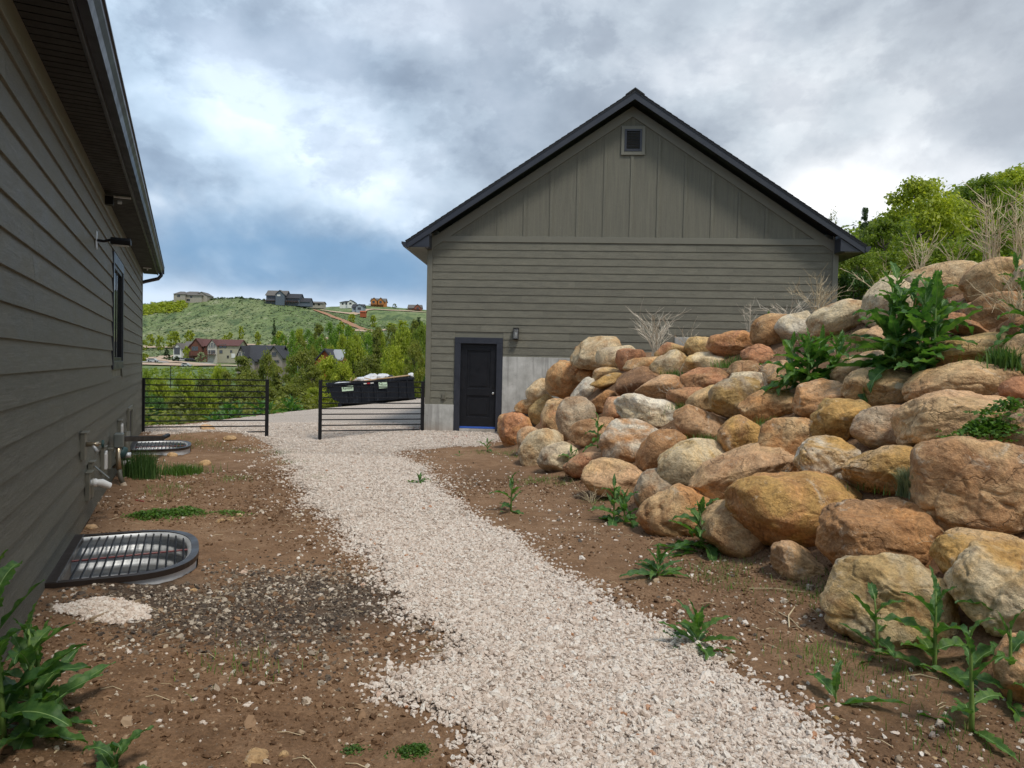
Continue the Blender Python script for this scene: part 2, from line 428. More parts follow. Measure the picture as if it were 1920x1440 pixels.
m, t = newmat('dock_leaf')
v = objvec(t); n = t.noise(v, 9, 5, .6)
r = t.n('ShaderNodeObjectInfo').outputs['Random']
c = t.ramp(n, [(.3, (.035, .095, .03)), (.5, (.07, .155, .045)), (.72, (.13, .23, .06))])
c = t.mix(1.0, c, t.mix(r, (.8, .9, .9), (1.35, 1.25, 1.0)), 'MULTIPLY')
bmp = t.n('ShaderNodeBump', {'Height': t.noise(v, 40, 4), 'Strength': .4, 'Distance': .004}).outputs[0]
b = t.n('ShaderNodeBsdfPrincipled', {'Base Color': c, 'Roughness': .5, 'Normal': bmp, 'Specular IOR Level': .35})
tr = t.n('ShaderNodeBsdfTranslucent', {'Color': t.mix(1.0, c, (1.8, 2.0, .8), 'MULTIPLY')})
t.n('ShaderNodeOutputMaterial', {0: t.n('ShaderNodeMixShader', {0: .35, 1: b.outputs[0], 2: tr.outputs[0]}).outputs[0]})
plain('leaf_rib', (.22, .34, .12), .45, var=.1)
plain('leaf_yellow', (.50, .38, .05), .6)

# distant sage hillside
m, t = newmat('hill_sage'); v = t.n('ShaderNodeTexCoord').outputs['Object']
a = t.noise(v, .008, 5, .55, .5); b = t.noise(t.n('ShaderNodeVectorMath', {0: v, 1: (1, .45, 1)}, operation='MULTIPLY').outputs[0], .11, 6, .68, .5); f = t.noise(v, .55, 4, .7)
c = t.ramp(a, [(.36, (.13, .185, .07)), (.5, (.17, .22, .095)), (.64, (.21, .235, .12))])
c = t.mix(t.mapr(b, .47, .62), c, (.085, .125, .06))
c = t.mix(t.mapr(b, .44, .34), c, (.26, .28, .17))
c = t.mix(t.mapr(f, .55, .7, 0, .5), c, (.05, .075, .04))
finish(t, c, .95, b, .8, 1.2, spec=.1)
m, t = newmat('grassland'); v = t.n('ShaderNodeTexCoord').outputs['Object']
a = t.noise(v, .25, 6, .65, .5); f = t.noise(v, 3, 5, .7)
c = t.ramp(a, [(.35, (.08, .13, .035)), (.5, (.13, .19, .05)), (.65, (.19, .20, .08))])
c = t.mix(1.0, c, t.ramp(f, [(.3, (.6, .6, .6)), (.7, (1.3, 1.3, 1.3))]), 'MULTIPLY')
finish(t, c, .95, f, .8, .12, spec=.1)
plain('road_dirt', (.46, .34, .24), .95, var=.15, nscale=.3)
plain('scar_dirt', (.34, .18, .10), .95, var=.2, nscale=.2)
plain('lot_grey', (.33, .31, .29), .95, var=.15, nscale=.3)
# ------------------------------------------------------------------ terrain heights
WN = np.array([.904, .427]); WD = np.array([-.427, .904]); WP = .84
def wall_pt(t_, n_, z=0.0):          # t along house wall, n metres out from its face
    return Vector((WD[0] * t_ + WN[0] * (n_ - WP), WD[1] * t_ + WN[1] * (n_ - WP), z))
def smax(a, k=.12): return .5 * (a + np.sqrt(a * a + k * k))
def gauss(x, y, cx, cy, sx, sy=None): return np.exp(-((x - cx) / sx) ** 2 - ((y - cy) / (sy or sx)) ** 2)
def slope_s(x, y):
    bx = np.where(y < 13.5, 3.4 - .26 * y, -.11 + .28 * (y - 13.5))
    return (x - bx) / 1.033
def plateau(y): return np.interp(y, [0, 8, 9, 10.5, 12, 18], [2.7, 2.62, 2.38, 2.12, 1.98, 1.9])
def edge_x(y): return np.interp(y, [14, 15.8, 22, 26, 36, 45], [-8.6, -8.5, -9.0, -9.3, -10.2, -10.6])
def near_z(x, y):
    dw = x * WN[0] + y * WN[1] + WP
    h = .07 * np.exp(-(np.maximum(dw, 0) / .7) ** 2) + .03 * gauss(x, y, -3.0, 5.0, 1.3, 1.2)
    h = h + .24 * gauss(x, y, -5.75, 13.5, 1.15, .75) - .20 * gauss(x, y, -4.8, 15.8, 1.5, 1.2) + .05 * gauss(x, y, -3.4, 9.0, .9, 1.6)
    s = slope_s(x, y)
    k = np.where(y > 12, .85, .74)
    sl_ = smax(s * k, .16) - .03
    p = plateau(y) + .12 * np.maximum(x - 7, 0)
    sl_ = p - smax(p - sl_, .25) + .06
    h = h + np.maximum(sl_, 0)
    g = np.clip((y - 15.5) / 21, 0, 2)
    h = h + g * (-.7 + .115 * (np.minimum(x, -2) + 8.9)) * (x < 7)
    return h
_cols = np.array([-3000, 200, 330, 450, 550, 620, 700, 800, 1100, 1600, 1750, 1920, 2300, 5000.])
_rows = np.array([0, 20, 45, 90, 150, 220, 260, 300, 340, 430, 560, 620, 720, 1000, 1600, 4000.])
def _e(px, Yd): return 1.65 + px / 1300 * Yd
_tab = np.array([
 # -3000  200    330   450   550   620   700   800   1100  1600  1750  1920  2300  5000
 [-3, -3, -3, -3, -3, -3, -3, -3, -3, 1.5, 2.0, 2.2, 2.5, 2.5],
 [-4.5, -4.5, -4.5, -4.5, -4.5, -4.5, -4, -4, -3, 2.2, 2.8, 3.2, 5, 6],
 [-8, -8, -8, -8, -8, -7, -6.5, -6, -3, 5, 7, 9, 14, 20],
 [-9, -9, -9.5, -10, -11, -10, -9, -7, 0, 14, 18, 22, 34, 45],
 [-7, -7, -7.5, -8, -11, -10, -8, -4, 8, 27, 34, 41, 60, 80],
 [-3.2, -3.2, -3.4, -4, -7, -6, -3, 0, 18, 43, 53, 62, 90, 110],
 [-1.9, -1.9, -2.0, -2.2, -4, -2, 1, 4, 24, 52, 62, 74, 100, 120],
 [-.8, -.8, -.9, -1.0, -2, 2, 5, 8, 30, 58, 68, 80, 105, 120],
 [.9, .9, .6, .3, 1, 6, 9, 13, 35, 60, 70, 82, 105, 120],
 [8.4, 8.4, 8.8, 9.2, 10, 16, 20, 24, 40, 60, 70, 80, 100, 120],
 [38, _e(97, 560), _e(111, 560), _e(117.5, 560), _e(108, 560), _e(88, 560), _e(66, 560), _e(70, 560), 50, 55, 60, 70, 90, 110],
 [38, 44, 49, 53, 51, _e(97, 620), _e(97, 620), _e(92, 620), 50, 55, 60, 70, 90, 110],
 [36, 42, 46, 50, 54, _e(105, 720), _e(108.5, 720), _e(102, 720), 60, 55, 60, 70, 90, 110],
 [30, 38, 42, 46, 48, 58, 57, 58, 55, 55, 60, 70, 90, 110],
 [30, 30, 30, 30, 30, 40, 50, 50, 50, 50, 60, 70, 90, 110],
 [20, 20, 20, 20, 20, 20, 20, 20, 20, 20, 20, 20, 20, 20.]])
def far_z(x, y):
    x = np.asarray(x, float); y = np.asarray(y, float)
    yy = np.maximum(y, 1.0)
    c = np.clip(960 + 1300 * x / yy, -2999, 4999)
    c = np.where(y < 1, np.where(x < 0, -2999, 4999), c)
    r = np.clip(np.maximum(y, np.hypot(x, y) * .55), 0, 3999)
    j = np.clip(np.searchsorted(_cols, c, side='right') - 1, 0, len(_cols) - 2)
    i = np.clip(np.searchsorted(_rows, r, side='right') - 1, 0, len(_rows) - 2)
    u = (c - _cols[j]) / (_cols[j + 1] - _cols[j]); v = (r - _rows[i]) / (_rows[i + 1] - _rows[i])
    z = (_tab[i, j] * (1 - u) + _tab[i, j + 1] * u) * (1 - v) + (_tab[i + 1, j] * (1 - u) + _tab[i + 1, j + 1] * u) * v
    return z
def gz0(x, y):
    x = np.asarray(x, float); y = np.asarray(y, float)
    n = near_z(x, y)
    far = far_z(x, y) + np.clip((y - 60) / 200, 0, 1) * 1.3 * fb2(x, y, .02, 4, .5, 3.0)
    # left side: the fill ends in a bank; right side: plateau runs into the hillside
    d = np.maximum(np.maximum(edge_x(y) - x, y - 41.0), 0)
    d = np.where((y < 15.0) & (x < 0), np.maximum(-(x + 9.0), 0) * .4, d)
    bank = np.maximum(n - .55 * d, np.minimum(far, n))
    tR = np.clip((y - 14) / 14, 0, 1); tR = tR * tR * (3 - 2 * tR)
    right = n * (1 - tR) + np.maximum(far, 1.0) * tR
    wR = np.clip((x - (1.0 + y * .18)) / 3.0, 0, 1)
    wR = np.where(y < 17.5, np.clip((x - 2) / 3, 0, 1), wR)
    z = bank * (1 - wR) + right * wR
    return np.where(y > 60, far, np.where(y > 45, z * (60 - y) / 15 + far * (y - 45) / 15, z))
def gz(x, y):
    """ground with its small lumps"""
    x = np.asarray(x, float); y = np.asarray(y, float)
    r = np.hypot(x, y)
    near = np.clip((45 - r) / 20, 0, 1)
    det = .028 * fb2(x, y, 1.1, 3, .5, 1.0) + .016 * fb2(x, y, 4.5, 3, .55, 2.0) + .006 * fb2(x, y, 18, 2, .5, 5.0)
    s = slope_s(x, y)
    det = det + np.clip(s, 0, 1) * .07 * fb2(x, y, 2.2, 3, .55, 7.0) * (x > -1)
    return gz0(x, y) + near * det
def gzf(x, y): return float(gz(np.array([x]), np.array([y]))[0])
def hit(px, py, lift=0.0, y0=1.5, y1=60, smooth=True):
    """where the view ray of the photograph meets the ground raised by lift"""
    d = ray(px, py); ys = np.linspace(y0, y1, int((y1 - y0) / .03) if y1 < 100 else 4000)
    f = (gz0 if smooth else gz)(d.x * ys, ys) + lift - (CZ + d.z * ys)
    k = np.argmax(f > 0)
    yy = ys[k] if f[k] > 0 else y1
    return Vector((d.x * yy, yy, CZ + d.z * yy))

# ------------------------------------------------------------------ path outlines (plan)
path_px = [(300, 816), (440, 813), (472, 823), (500, 838), (520, 858), (548, 882), (556, 925), (575, 955), (622, 988), (680, 1042), (690, 1085), (738, 1120),
           (760, 1160), (800, 1185), (828, 1218), (790, 1240), (738, 1262), (716, 1305), (790, 1345), (850, 1380), (868, 1439)]
path_px_r = [(1640, 1439), (1560, 1360), (1480, 1300), (1395, 1268), (1330, 1215), (1235, 1182), (1178, 1155), (1110, 1098), (1010, 1045), (955, 1000),
             (895, 962), (848, 930), (828, 905), (802, 882), (765, 862), (752, 850), (780, 845), (860, 838), (915, 836), (938, 828), (944, 812)]
def plan(pts): return [(hit(a, b).x, hit(a, b).y) for a, b in pts]
L_ = plan(path_px); R__ = plan(path_px_r)
poly_path = [(-8.3, 15.2)] + L_ + [(-.35, 1.2), (1.5, 1.2)] + R__ + [(-.1, 17.0), (-2.0, 17.0), (-2.2, 17.3), (-8.3, 15.2)]
poly_drive = [(-8.6, 14.2), (-8.2, 14.6), (-2.2, 16.9), (-2.05, 18), (-2.0, 42), (-9.8, 41)] + [(float(edge_x(q)) + .25, q) for q in (36, 30, 26, 22, 18, 15.6)]
def poly_sd(poly, x, y):
    P = np.array(poly); Q = np.roll(P, -1, 0)
    d = np.full(x.shape, 1e9); ins = np.zeros(x.shape, bool)
    for (ax, ay), (bx, by) in zip(P, Q):
        ex, ey = bx - ax, by - ay; L2 = ex * ex + ey * ey + 1e-12
        tt = np.clip(((x - ax) * ex + (y - ay) * ey) / L2, 0, 1)
        d = np.minimum(d, np.hypot(x - ax - tt * ex, y - ay - tt * ey))
        c = ((ay > y) != (by > y)) & (x < (bx - ax) * (y - ay) / (by - ay + 1e-15) + ax)
        ins ^= c
    return np.where(ins, d, -d)
def path_mask(x, y):
    a = poly_sd(poly_path, x, y); b = poly_sd(poly_drive, x, y)
    return np.maximum(a, b) + .16 * fb2(x, y, 2.0, 4, .6, 9.0) - .02

# ------------------------------------------------------------------ window wells (plan shape in wall coordinates)
WELLS = [(5.39, 6.75, .93), (12.75, 14.15, .93)]
def well_outline(t0, t1, dep, off=0.0, n=20):
    c = (t0 + t1) / 2; a = (t1 - t0) / 2 + off; st = .42; pts = [(t0 - off, -.02), (t0 - off, st)]
    for k in range(1, n):
        th = math.pi * k / n
        pts.append((c - a * math.copysign(abs(math.cos(th)) ** .75, math.cos(th)), st + (dep - st + off) * math.sin(th) ** .75))
    pts += [(t1 + off, st), (t1 + off, -.02)]
    return pts
def to_wall(x, y):
    return x * WD[0] + y * WD[1], x * WN[0] + y * WN[1] + WP

# ------------------------------------------------------------------ ground sheet (polar rings about the standing place)
def polar(r0, r1, ratio, az):
    nr = int(math.log(r1 / r0) / math.log(ratio)) + 1
    rr = r0 * ratio ** np.arange(nr + 1)
    A, Rr = np.meshgrid(az, rr)
    return Rr * np.sin(A), Rr * np.cos(A), nr + 1, len(az)
azf = np.radians(np.concatenate([np.arange(-180, -54, 6.0), np.arange(-54, -43, 1.0), np.arange(-43, 44, .23), np.arange(44, 56, 1.0), np.arange(56, 180.1, 6.0)]))
gx, gy, nr, na = polar(.7, 3800, 1.0135, azf)
gh = gz(gx, gy)
pm = np.full(gx.shape, -9.0)
sel = (gy > .5) & (gy < 46) & (np.abs(gx) < 14)
pm[sel] = path_mask(gx[sel], gy[sel])
V = np.stack([gx, gy, gh], -1)
# holes of the wells: snap the rim vertices, sink the inside
for (t0, t1, dep) in WELLS:
    tw, nw = to_wall(gx, gy)
    loc = (np.abs(tw - (t0 + t1) / 2) < 2) & (nw > -1.5) & (nw < 2.2)
    ii = np.where(loc)
    poly = well_outline(t0, t1, dep, .0); poly[0] = (t0, -.8); poly[-1] = (t1, -.8)
    sd = poly_sd(poly, tw[ii], nw[ii])
    cell = np.maximum(.05, np.hypot(gx[ii], gy[ii]) * .014)
    e = 1e-3
    gxx = (poly_sd(poly, tw[ii] + e, nw[ii]) - sd) / e; gyy = (poly_sd(poly, tw[ii], nw[ii] + e) - sd) / e
    out = (sd < 0) & (sd > -cell * 1.0); inn = sd >= 0
    dt = np.where(out, (-sd - .02) * gxx, np.where(inn & (sd < cell), (-sd - .05) * gxx, 0))
    dn = np.where(out, (-sd - .02) * gyy, np.where(inn & (sd < cell), (-sd - .05) * gyy, 0))
    V[ii[0], ii[1], 0] += dt * WD[0] + dn * WN[0]; V[ii[0], ii[1], 1] += dt * WD[1] + dn * WN[1]
    V[ii[0], ii[1], 2] = np.where(inn, -.95, V[ii[0], ii[1], 2])
idx = np.arange(nr * na).reshape(nr, na)
Q = np.stack([idx[:-1, :-1], idx[:-1, 1:], idx[1:, 1:], idx[1:, :-1]], -1)
cx_ = (gx[:-1, :-1] + gx[1:, 1:]) / 2; cy_ = (gy[:-1, :-1] + gy[1:, 1:]) / 2
farm = (cy_ > 62) | (np.hypot(cx_, cy_) > 75)
bankm = ~farm & ((cx_ < edge_x(cy_) - .35) & (cy_ > 14) | (cy_ > 42) | (cx_ > 9) | (cx_ < -12) & (cy_ > 0))
def submesh(name, mask, mats, mi=None, kind='structure', z=None, label=None):
    f = Q[mask].reshape(-1, 4); used, inv = np.unique(f, return_inverse=True)
    vv = V.reshape(-1, 3)[used].copy()
    if z is not None: vv[:, 2] = z.ravel()[used]
    return link(name, meshdata(name, vv, inv.reshape(-1, 4), mats, True, mi), kind=kind)
# dark stony patch on the left is a property of the soil
pc = hit(500, 1135)
nearm = ~farm & ~bankm
gob = submesh('ground', nearm, [MAT['soil_brown']])
cc_ = np.empty(len(gob.data.vertices) * 3, np.float32); gob.data.vertices.foreach_get('co', cc_); cc_ = cc_.reshape(-1, 3)
dv = ((cc_[:, 0] - pc.x) / 1.2) ** 2 + ((cc_[:, 1] - pc.y) / .72) ** 2 + .9 * fb2(cc_[:, 0], cc_[:, 1], 2.4, 4, .6, 4.0)
at_ = gob.data.attributes.new('stony', 'FLOAT', 'POINT'); at_.data.foreach_set('value', (np.clip(1.25 - dv, 0, 1) ** 1.2).astype(np.float32))
submesh('valley_bank', bankm, [MAT['grassland']])
submesh('hill', farm, [MAT['hill_sage']])
off = np.clip((pm - .07) * .22, -.04, .020) + .004 * fb2(gx, gy, 9, 2, .5, 3.0)
zs = V[..., 2] + off
pmq = np.maximum.reduce([pm[:-1, :-1], pm[:-1, 1:], pm[1:, 1:], pm[1:, :-1]])
inpath = (pmq > -.10) & ~farm & (cx_ > -11) & (V[:-1, :-1, 2] > -3)
gate_side = (cy_ > 14.65 + (cx_ + 7.85) * .389)
submesh('gravel_path', inpath & ~gate_side, [MAT['gravel_bed']], z=zs)
submesh('gravel_driveway', inpath & gate_side, [MAT['gravel_bed']], z=zs)

# ------------------------------------------------------------------ left house
house = empty('house', wall_pt(0, 0), math.atan2(WD[1], WD[0]), label='olive grey lap sided house filling the left side, with long dark eave', cat='house')
def siding(root, x0, x1, z0, z1, ex, openings, rows, mat, jit=3.66, fixed=None, rs=3):
    """one board object per length of siding; outward is -y"""
    R = random.Random(rs)
    z = z0; k = 0
    while z < z1 - .02:
        zt = min(z + ex, z1)
        iv = [(x0, x1)]
        for (a, b, c, d) in openings:
            if zt > c + .01 and z < d - .01:
                iv = [q for s in iv for q in ((s[0], min(s[1], a)), (max(s[0], b), s[1])) if q[1] - q[0] > .03]
        for (a, b) in iv:
            p = a; first = True
            while p < b - .03:
                L = jit if not first else R.choice([.32, .55, .8, 1.0, .66]) * jit
                q = min(p + L, b)
                if b - q < .35: q = b
                first = False
                top = zt + (.016 if zt < z1 - .02 else 0)
                m = MB().hexa([(0.002, -.027, z), (q - p - .002, -.027, z), (q - p - .002, -.001, z), (0.002, -.001, z),
                               (0.002, -.009, top), (q - p - .002, -.009, top), (q - p - .002, -.001, top), (0.002, -.001, top)])
                o = m.build('siding_board', mat, root); o.location = (p, 0, 0)
                p = q
        z = zt; k += 1
HT = 16.6; HZ0 = .11; HSOF = 3.47
WT0, WT1, WZ0, WZ1 = 9.94, 11.5, 1.50, 2.98
bw = MB()
bw.box(-6, HT, .0, .15, -.95, .10)   # foundation below siding
for (a, b) in ((-6, WELLS[0][0] - .02), (WELLS[0][1] + .02, WELLS[1][0] - .02), (WELLS[1][1] + .02, HT)): pass
bw.build('foundation', MAT['concrete'], house)
ww = MB()
ww.box(-6, WT0 + .1, .0005, .15, .102, HSOF); ww.box(WT1 - .1, HT, .0005, .15, .102, HSOF)
ww.box(WT0 + .1, WT1 - .1, .0005, .15, .102, WZ0 + .1); ww.box(WT0 + .1, WT1 - .1, .0005, .15, WZ1 - .1, HSOF)
ww.box(HT - .15, HT, .151, 9, -.9, HSOF); ww.box(-6, -5.85, .151, 9, -.9, HSOF)
ww.prism([(.15, HSOF), (9, HSOF), (9, 6.3), (.15, 3.75)], HT - .15, HT - .001, 'x')
ww.build('wall', MAT['trim_olive'], house)
siding(house, -6, HT - .12, HZ0, HSOF - .16, .181, [(WT0, WT1, WZ0, WZ1)], 0, MAT['siding_olive'], rs=8)
MB().box(-6, HT - .02, -.030, 0, HSOF - .16, HSOF - .002).build('frieze_board', MAT['trim_olive'], house, bevel=.003)
MB().box(HT - .119, HT + .004, -.028, .1, HZ0 - .02, HSOF - .163).build('corner_board', MAT['trim_olive'], house, bevel=.003)
# soffit strips across the eave
sf = MB(); x = -6.0
OV = .29
while x < HT + .15:
    sf.box(x, x + .082, -OV, -.031, HSOF - .012, HSOF); sf.box(x + .082, x + .095, -OV, -.031, HSOF - .006, HSOF + .002)
    x += .095
so_ = sf.build('soffit', MAT['soffit_dark'], house); so_['kind'] = 'stuff'
MB().box(-6, HT + .16, -OV - .022, -OV, HSOF - .03, HSOF + .17).build('fascia', MAT['fascia_black'], house, bevel=.002)
gp = [(-OV - .024, HSOF + .14), (-OV - .024, HSOF + .015), (-OV - .085, HSOF + .0), (-OV - .100, HSOF + .05), (-OV - .125, HSOF + .085), (-OV - .125, HSOF + .13), (-OV - .138, HSOF + .13), (-OV - .138, HSOF + .145), (-OV - .115, HSOF + .145), (-OV - .115, HSOF + .09), (-OV - .09, HSOF + .06), (-OV - .08, HSOF + .012), (-OV - .034, HSOF + .02), (-OV - .034, HSOF + .14)]
MB().prism(gp, -6, HT + .17, 'x').build('gutter', MAT['fascia_black'], house)
MB().box(HT + .165, HT + .172, -OV - .135, -OV - .024, HSOF + .0, HSOF + .145).build('gutter_end', MAT['fascia_black'], house)
MB().tube([(HT + .08, -OV - .075, HSOF + .03), (HT + .08, -OV - .075, HSOF - .04), (HT + .08, -OV - .02, HSOF - .11), (HT + .07, -.06, HSOF - .19), (HT + .06, .05, HSOF - .24), (HT + .06, .12, HSOF - .34)], .038, 10).build('gutter_elbow', MAT['fascia_black'], house, True)
MB().prism([(-OV - .03, HSOF + .172), (-OV - .03, HSOF + .19), (9, HSOF + .19 + 9.3 * .42), (9, HSOF + .172 + 9.3 * .42)], -6, HT + .2, 'x').build('roof', MAT['shingle_dark'], house)
MB().box(HT + .001, HT + .16, -OV, 9, HSOF + .01, HSOF + .02).build('gable_soffit', MAT['soffit_dark'], house)
# window
win = empty('window', (0, 0, 0), 0, house)
f = MB()
f.box(WT0 + .002, WT0 + .10, -.036, .02, WZ0 + .002, WZ1 - .002); f.box(WT1 - .10, WT1 - .002, -.036, .02, WZ0 + .002, WZ1 - .002)
f.box(WT0 + .10, WT1 - .10, -.036, .02, WZ1 - .13, WZ1 - .002); f.box(WT0 + .10, WT1 - .10, -.036, .02, WZ0 + .002, WZ0 + .11)
f.build('window_trim', MAT['fascia_black'], win, bevel=.003)
f = MB()
a0, a1, c0, c1 = WT0 + .10, WT1 - .10, WZ0 + .11, WZ1 - .13
f.box(a0, a0 + .05, -.02, .10, c0, c1); f.box(a1 - .05, a1, -.02, .10, c0, c1); f.box(a0 + .05, a1 - .05, -.02, .10, c1 - .05, c1); f.box(a0 + .05, a1 - .05, -.02, .10, c0, c0 + .05)
mm = (a0 + a1) / 2; f.box(mm - .025, mm + .025, -.004, .08, c0 + .05, c1 - .05)
f.build('window_frame', MAT['door_black'], win, bevel=.002)
MB().box(a0 + .05, a1 - .05, .004, .008, c0 + .05, c1 - .05).build('pane', MAT['window_glass'], win)
MB().box(a0, a1, .12, .125, c0, c1).build('blind', MAT['soffit_dark'], win)

def on_wall(t_, n_, z): return (t_, -n_, z)    # house frame
# flood lamp on the wall
H0 = house.location.copy(); HR = house.rotation_euler.z
def wall_thing(name, t_, z, label, cat, n_=.02, **kw):
    p = wall_pt(t_, n_, z)
    return empty(name, p, HR, label=label, cat=cat, **kw)
r_ = wall_thing('flood_lamp', 8.13, 2.83, 'black angled flood lamp on the left house wall above the window', 'lamp')
MB().box(-.035, .035, -.012, 0, -.09, .09).build('mounting_plate', MAT['galvanized'], r_, bevel=.003)
MB().tube([(0, -.012, 0), (0, -.07, -.005), (.02, -.12, .015), (.03, -.15, .02)], .014, 8).build('arm', MAT['black_metal'], r_, True)
lm = MB().prism([(-.05, -.03), (.08, -.025), (.10, .0), (.08, .03), (-.03, .04), (-.065, .01)], -.31, -.13, 'y').build('lamp_head', MAT['black_metal'], r_, bevel=.004)
MB().box(-.02, .06, -.29, -.15, -.036, -.0305).build('lens', MAT['galvanized'], lm)
r_ = wall_thing('security_camera', 8.9, 3.36, 'small black device with a clear bracket under the eave', 'camera')
MB().box(-.05, .05, -.09, 0, -.02, .07).build('body', MAT['black_metal'], r_, bevel=.006)
MB().box(-.02, .02, -.26, -.09, .07, .085).build('bracket', MAT['galvanized'], r_, bevel=.002)
MB().tube([(0, -.13, .02), (0, -.17, .02)], .02, 10).build('clip', MAT['galvanized'], r_)
r_ = wall_thing('eave_clip', 15.6, HSOF - .02, 'small bright metal clip under the far end of the eave', 'clip')
MB().box(-.04, .04, -.20, -.06, -.012, .004).build('plate', MAT['galvanized'], r_, bevel=.002)
MB().tube([(0, -.13, -.012), (0, -.13, -.05)], .012, 8).build('hook', MAT['galvanized'], r_)

# hose bib, mounting blocks, vents, meter
def block(root, x0, x1, z0, z1, y=-.035, name='mounting_block'):
    b = MB(); b.box(x0, x1, y, 0, z0, z1); b.box(x0 - .008, x1 + .008, y - .02, 0, z1 + .001, z1 + .012)
    return b.build(name, MAT['trim_olive'], root, bevel=.003)
r_ = wall_thing('hose_faucet', 7.14, .86, 'metal hose faucet with dark green handle on the olive wall', 'faucet')
block(r_, -.08, .08, -.11, .12)
MB().tube([(0, -.035, .02), (0, -.10, .02), (0, -.135, .02)], [.022, .018, .022], 12).build('spout_body', MAT['brass'], r_, True)
MB().tube([(0, -.09, .01), (0, -.11, -.025), (0, -.12, -.05)], [.016, .015, .018], 10).build('outlet', MAT['galvanized'], r_, True)
MB().tube([(0, -.135, .02), (0, -.16, .02)], .01, 8).build('stem', MAT['brass'], r_)
MB().tube([(0, -.155, .02), (0, -.175, .02)], [.035, .035], 14).build('handle', MAT['green_handle'], r_, bevel=.004)
for t_, z_, lab in ((8.75, .52, 'white rounded vent cover on the wall left of the gas meter'), (10.9, .64, 'small white cover plate behind the gas meter')):
    r_ = wall_thing('vent_cover', t_, z_, lab, 'vent')
    block(r_, -.09, .09, -.13, .15)
    MB().prism([(-.06, -.09), (.06, -.09), (.06, .08), (.03, .11), (-.03, .11), (-.06, .08)], -.06, -.035, 'y').build('cover', MAT['white_plastic'], r_, bevel=.006)
r_ = wall_thing('exhaust_pipe', 7.5, .45, 'white plastic exhaust elbow poking out of the low wall', 'pipe')
block(r_, -.1, .08, -.12, .13)
b_ = block(r_, .11, .27, -.14, .2)
MB().tube([(.0, -.02, .03), (.0, -.09, .03), (.015, -.12, .024), (.05, -.175, -.012), (.055, -.185, -.018)], [.031, .031, .036, .032, .032], 16, cap=False).build('elbow', MAT['white_plastic'], r_, True)
MB().tube([(.0, -.05, .03), (.0, -.085, .03)], [.038, .038], 16).build('collar', MAT['white_plastic'], r_, True)
MB().hexa([(.16, -.05, .16), (.22, -.05, .16), (.22, -.04, .16), (.16, -.04, .16), (.16, -.17, .04), (.22, -.17, .04), (.22, -.16, .04), (.16, -.16, .04)]).build('brace', MAT['taupe_plastic'], r_)
r_ = wall_thing('gas_meter', 9.7, .0, 'grey gas meter with bent beige pipe running into the soil', 'meter')
MB().box(-.10, .10, -.15, -.05, .56, .73).build('meter_box', MAT['grey_metal'], r_, bevel=.012)
MB().tube([(0, -.09, .50), (0, -.16, .47), (0, -.18, .46)], [.085, .085, .03], 16).build('regulator', MAT['green_handle'], r_, True)
MB().tube([(.0, -.175, .46), (.0, -.23, .46)], [.035, .03], 12).build('regulator_cap', MAT['galvanized'], r_, True)
MB().tube([(-.06, -.10, .57), (-.06, -.10, .40), (-.06, -.105, .30)], [.035, .028, .032], 10).build('fitting', MAT['brass'], r_, True)
MB().tube([(-.06, -.105, .31), (-.05, -.12, .20), (-.06, -.15, .12)], .027, 10).build('pipe', MAT['taupe_plastic'], r_, True)
MB().tube([(-.06, -.145, .125), (-.08, -.19, .02), (-.10, -.23, -.05)], .036, 10).build('pipe_sleeve', MAT['beige_pipe'], r_, True)
MB().tube([(.08, -.10, .57), (.08, -.08, .35), (.09, -.03, .30)], .018, 8).build('outlet_pipe', MAT['taupe_plastic'], r_, True)
block(r_, -.26, -.14, .33, .56)
r_ = wall_thing('conduit_post', 11.3, .05, 'short taupe conduit post standing by the far window well', 'conduit')
MB().tube([(0, -.08, -.1), (0, -.08, .55)], .045, 12).build('conduit', MAT['taupe_plastic'], r_, True)
MB().tube([(0, -.08, .03), (0, -.08, .14)], .05, 12).build('coupling', MAT['white_plastic'], r_, True)
r_ = wall_thing('wall_hatch', 12.9, .30, 'dark rectangular hatch low on the far end of the left wall', 'hatch')
h_ = MB(); h_.box(-.42, .42, -.035, 0, -.05, .0); h_.box(-.42, -.36, -.035, 0, .0, .50); h_.box(.36, .42, -.035, 0, .0, .50); h_.box(-.42, .42, -.035, 0, .50, .56)
h_.build('hatch_trim', MAT['trim_olive'], r_, bevel=.003)
MB().box(-.36, .36, -.012, -.004, .0, .50).build('hatch_panel', MAT['soffit_dark'], r_)
r_ = empty('drain_extension', wall_pt(10.1, .10, .62), HR, label='long black drain extension with corrugated tip reaching past the gas meter', cat='drain pipe')
pa = Vector((0, 0, 0)); pb = Vector((2.35, -.42, -.24)); pc_ = Vector((2.95, -.50, -.255))
MB().tube([pa, pb], .05, 4).build('channel', MAT['black_metal'], r_, bevel=.006)
MB().tube([pb + (pc_ - pb) * (k / 16) for k in range(17)], [.036 if k % 2 else .026 for k in range(17)], 12).build('corrugated_tip', MAT['black_metal'], r_, True)
MB().tube([pa + Vector((.3, -.01, -.05)), pa + Vector((.3, .09, -.20))], .012, 6).build('strap', MAT['galvanized'], r_)

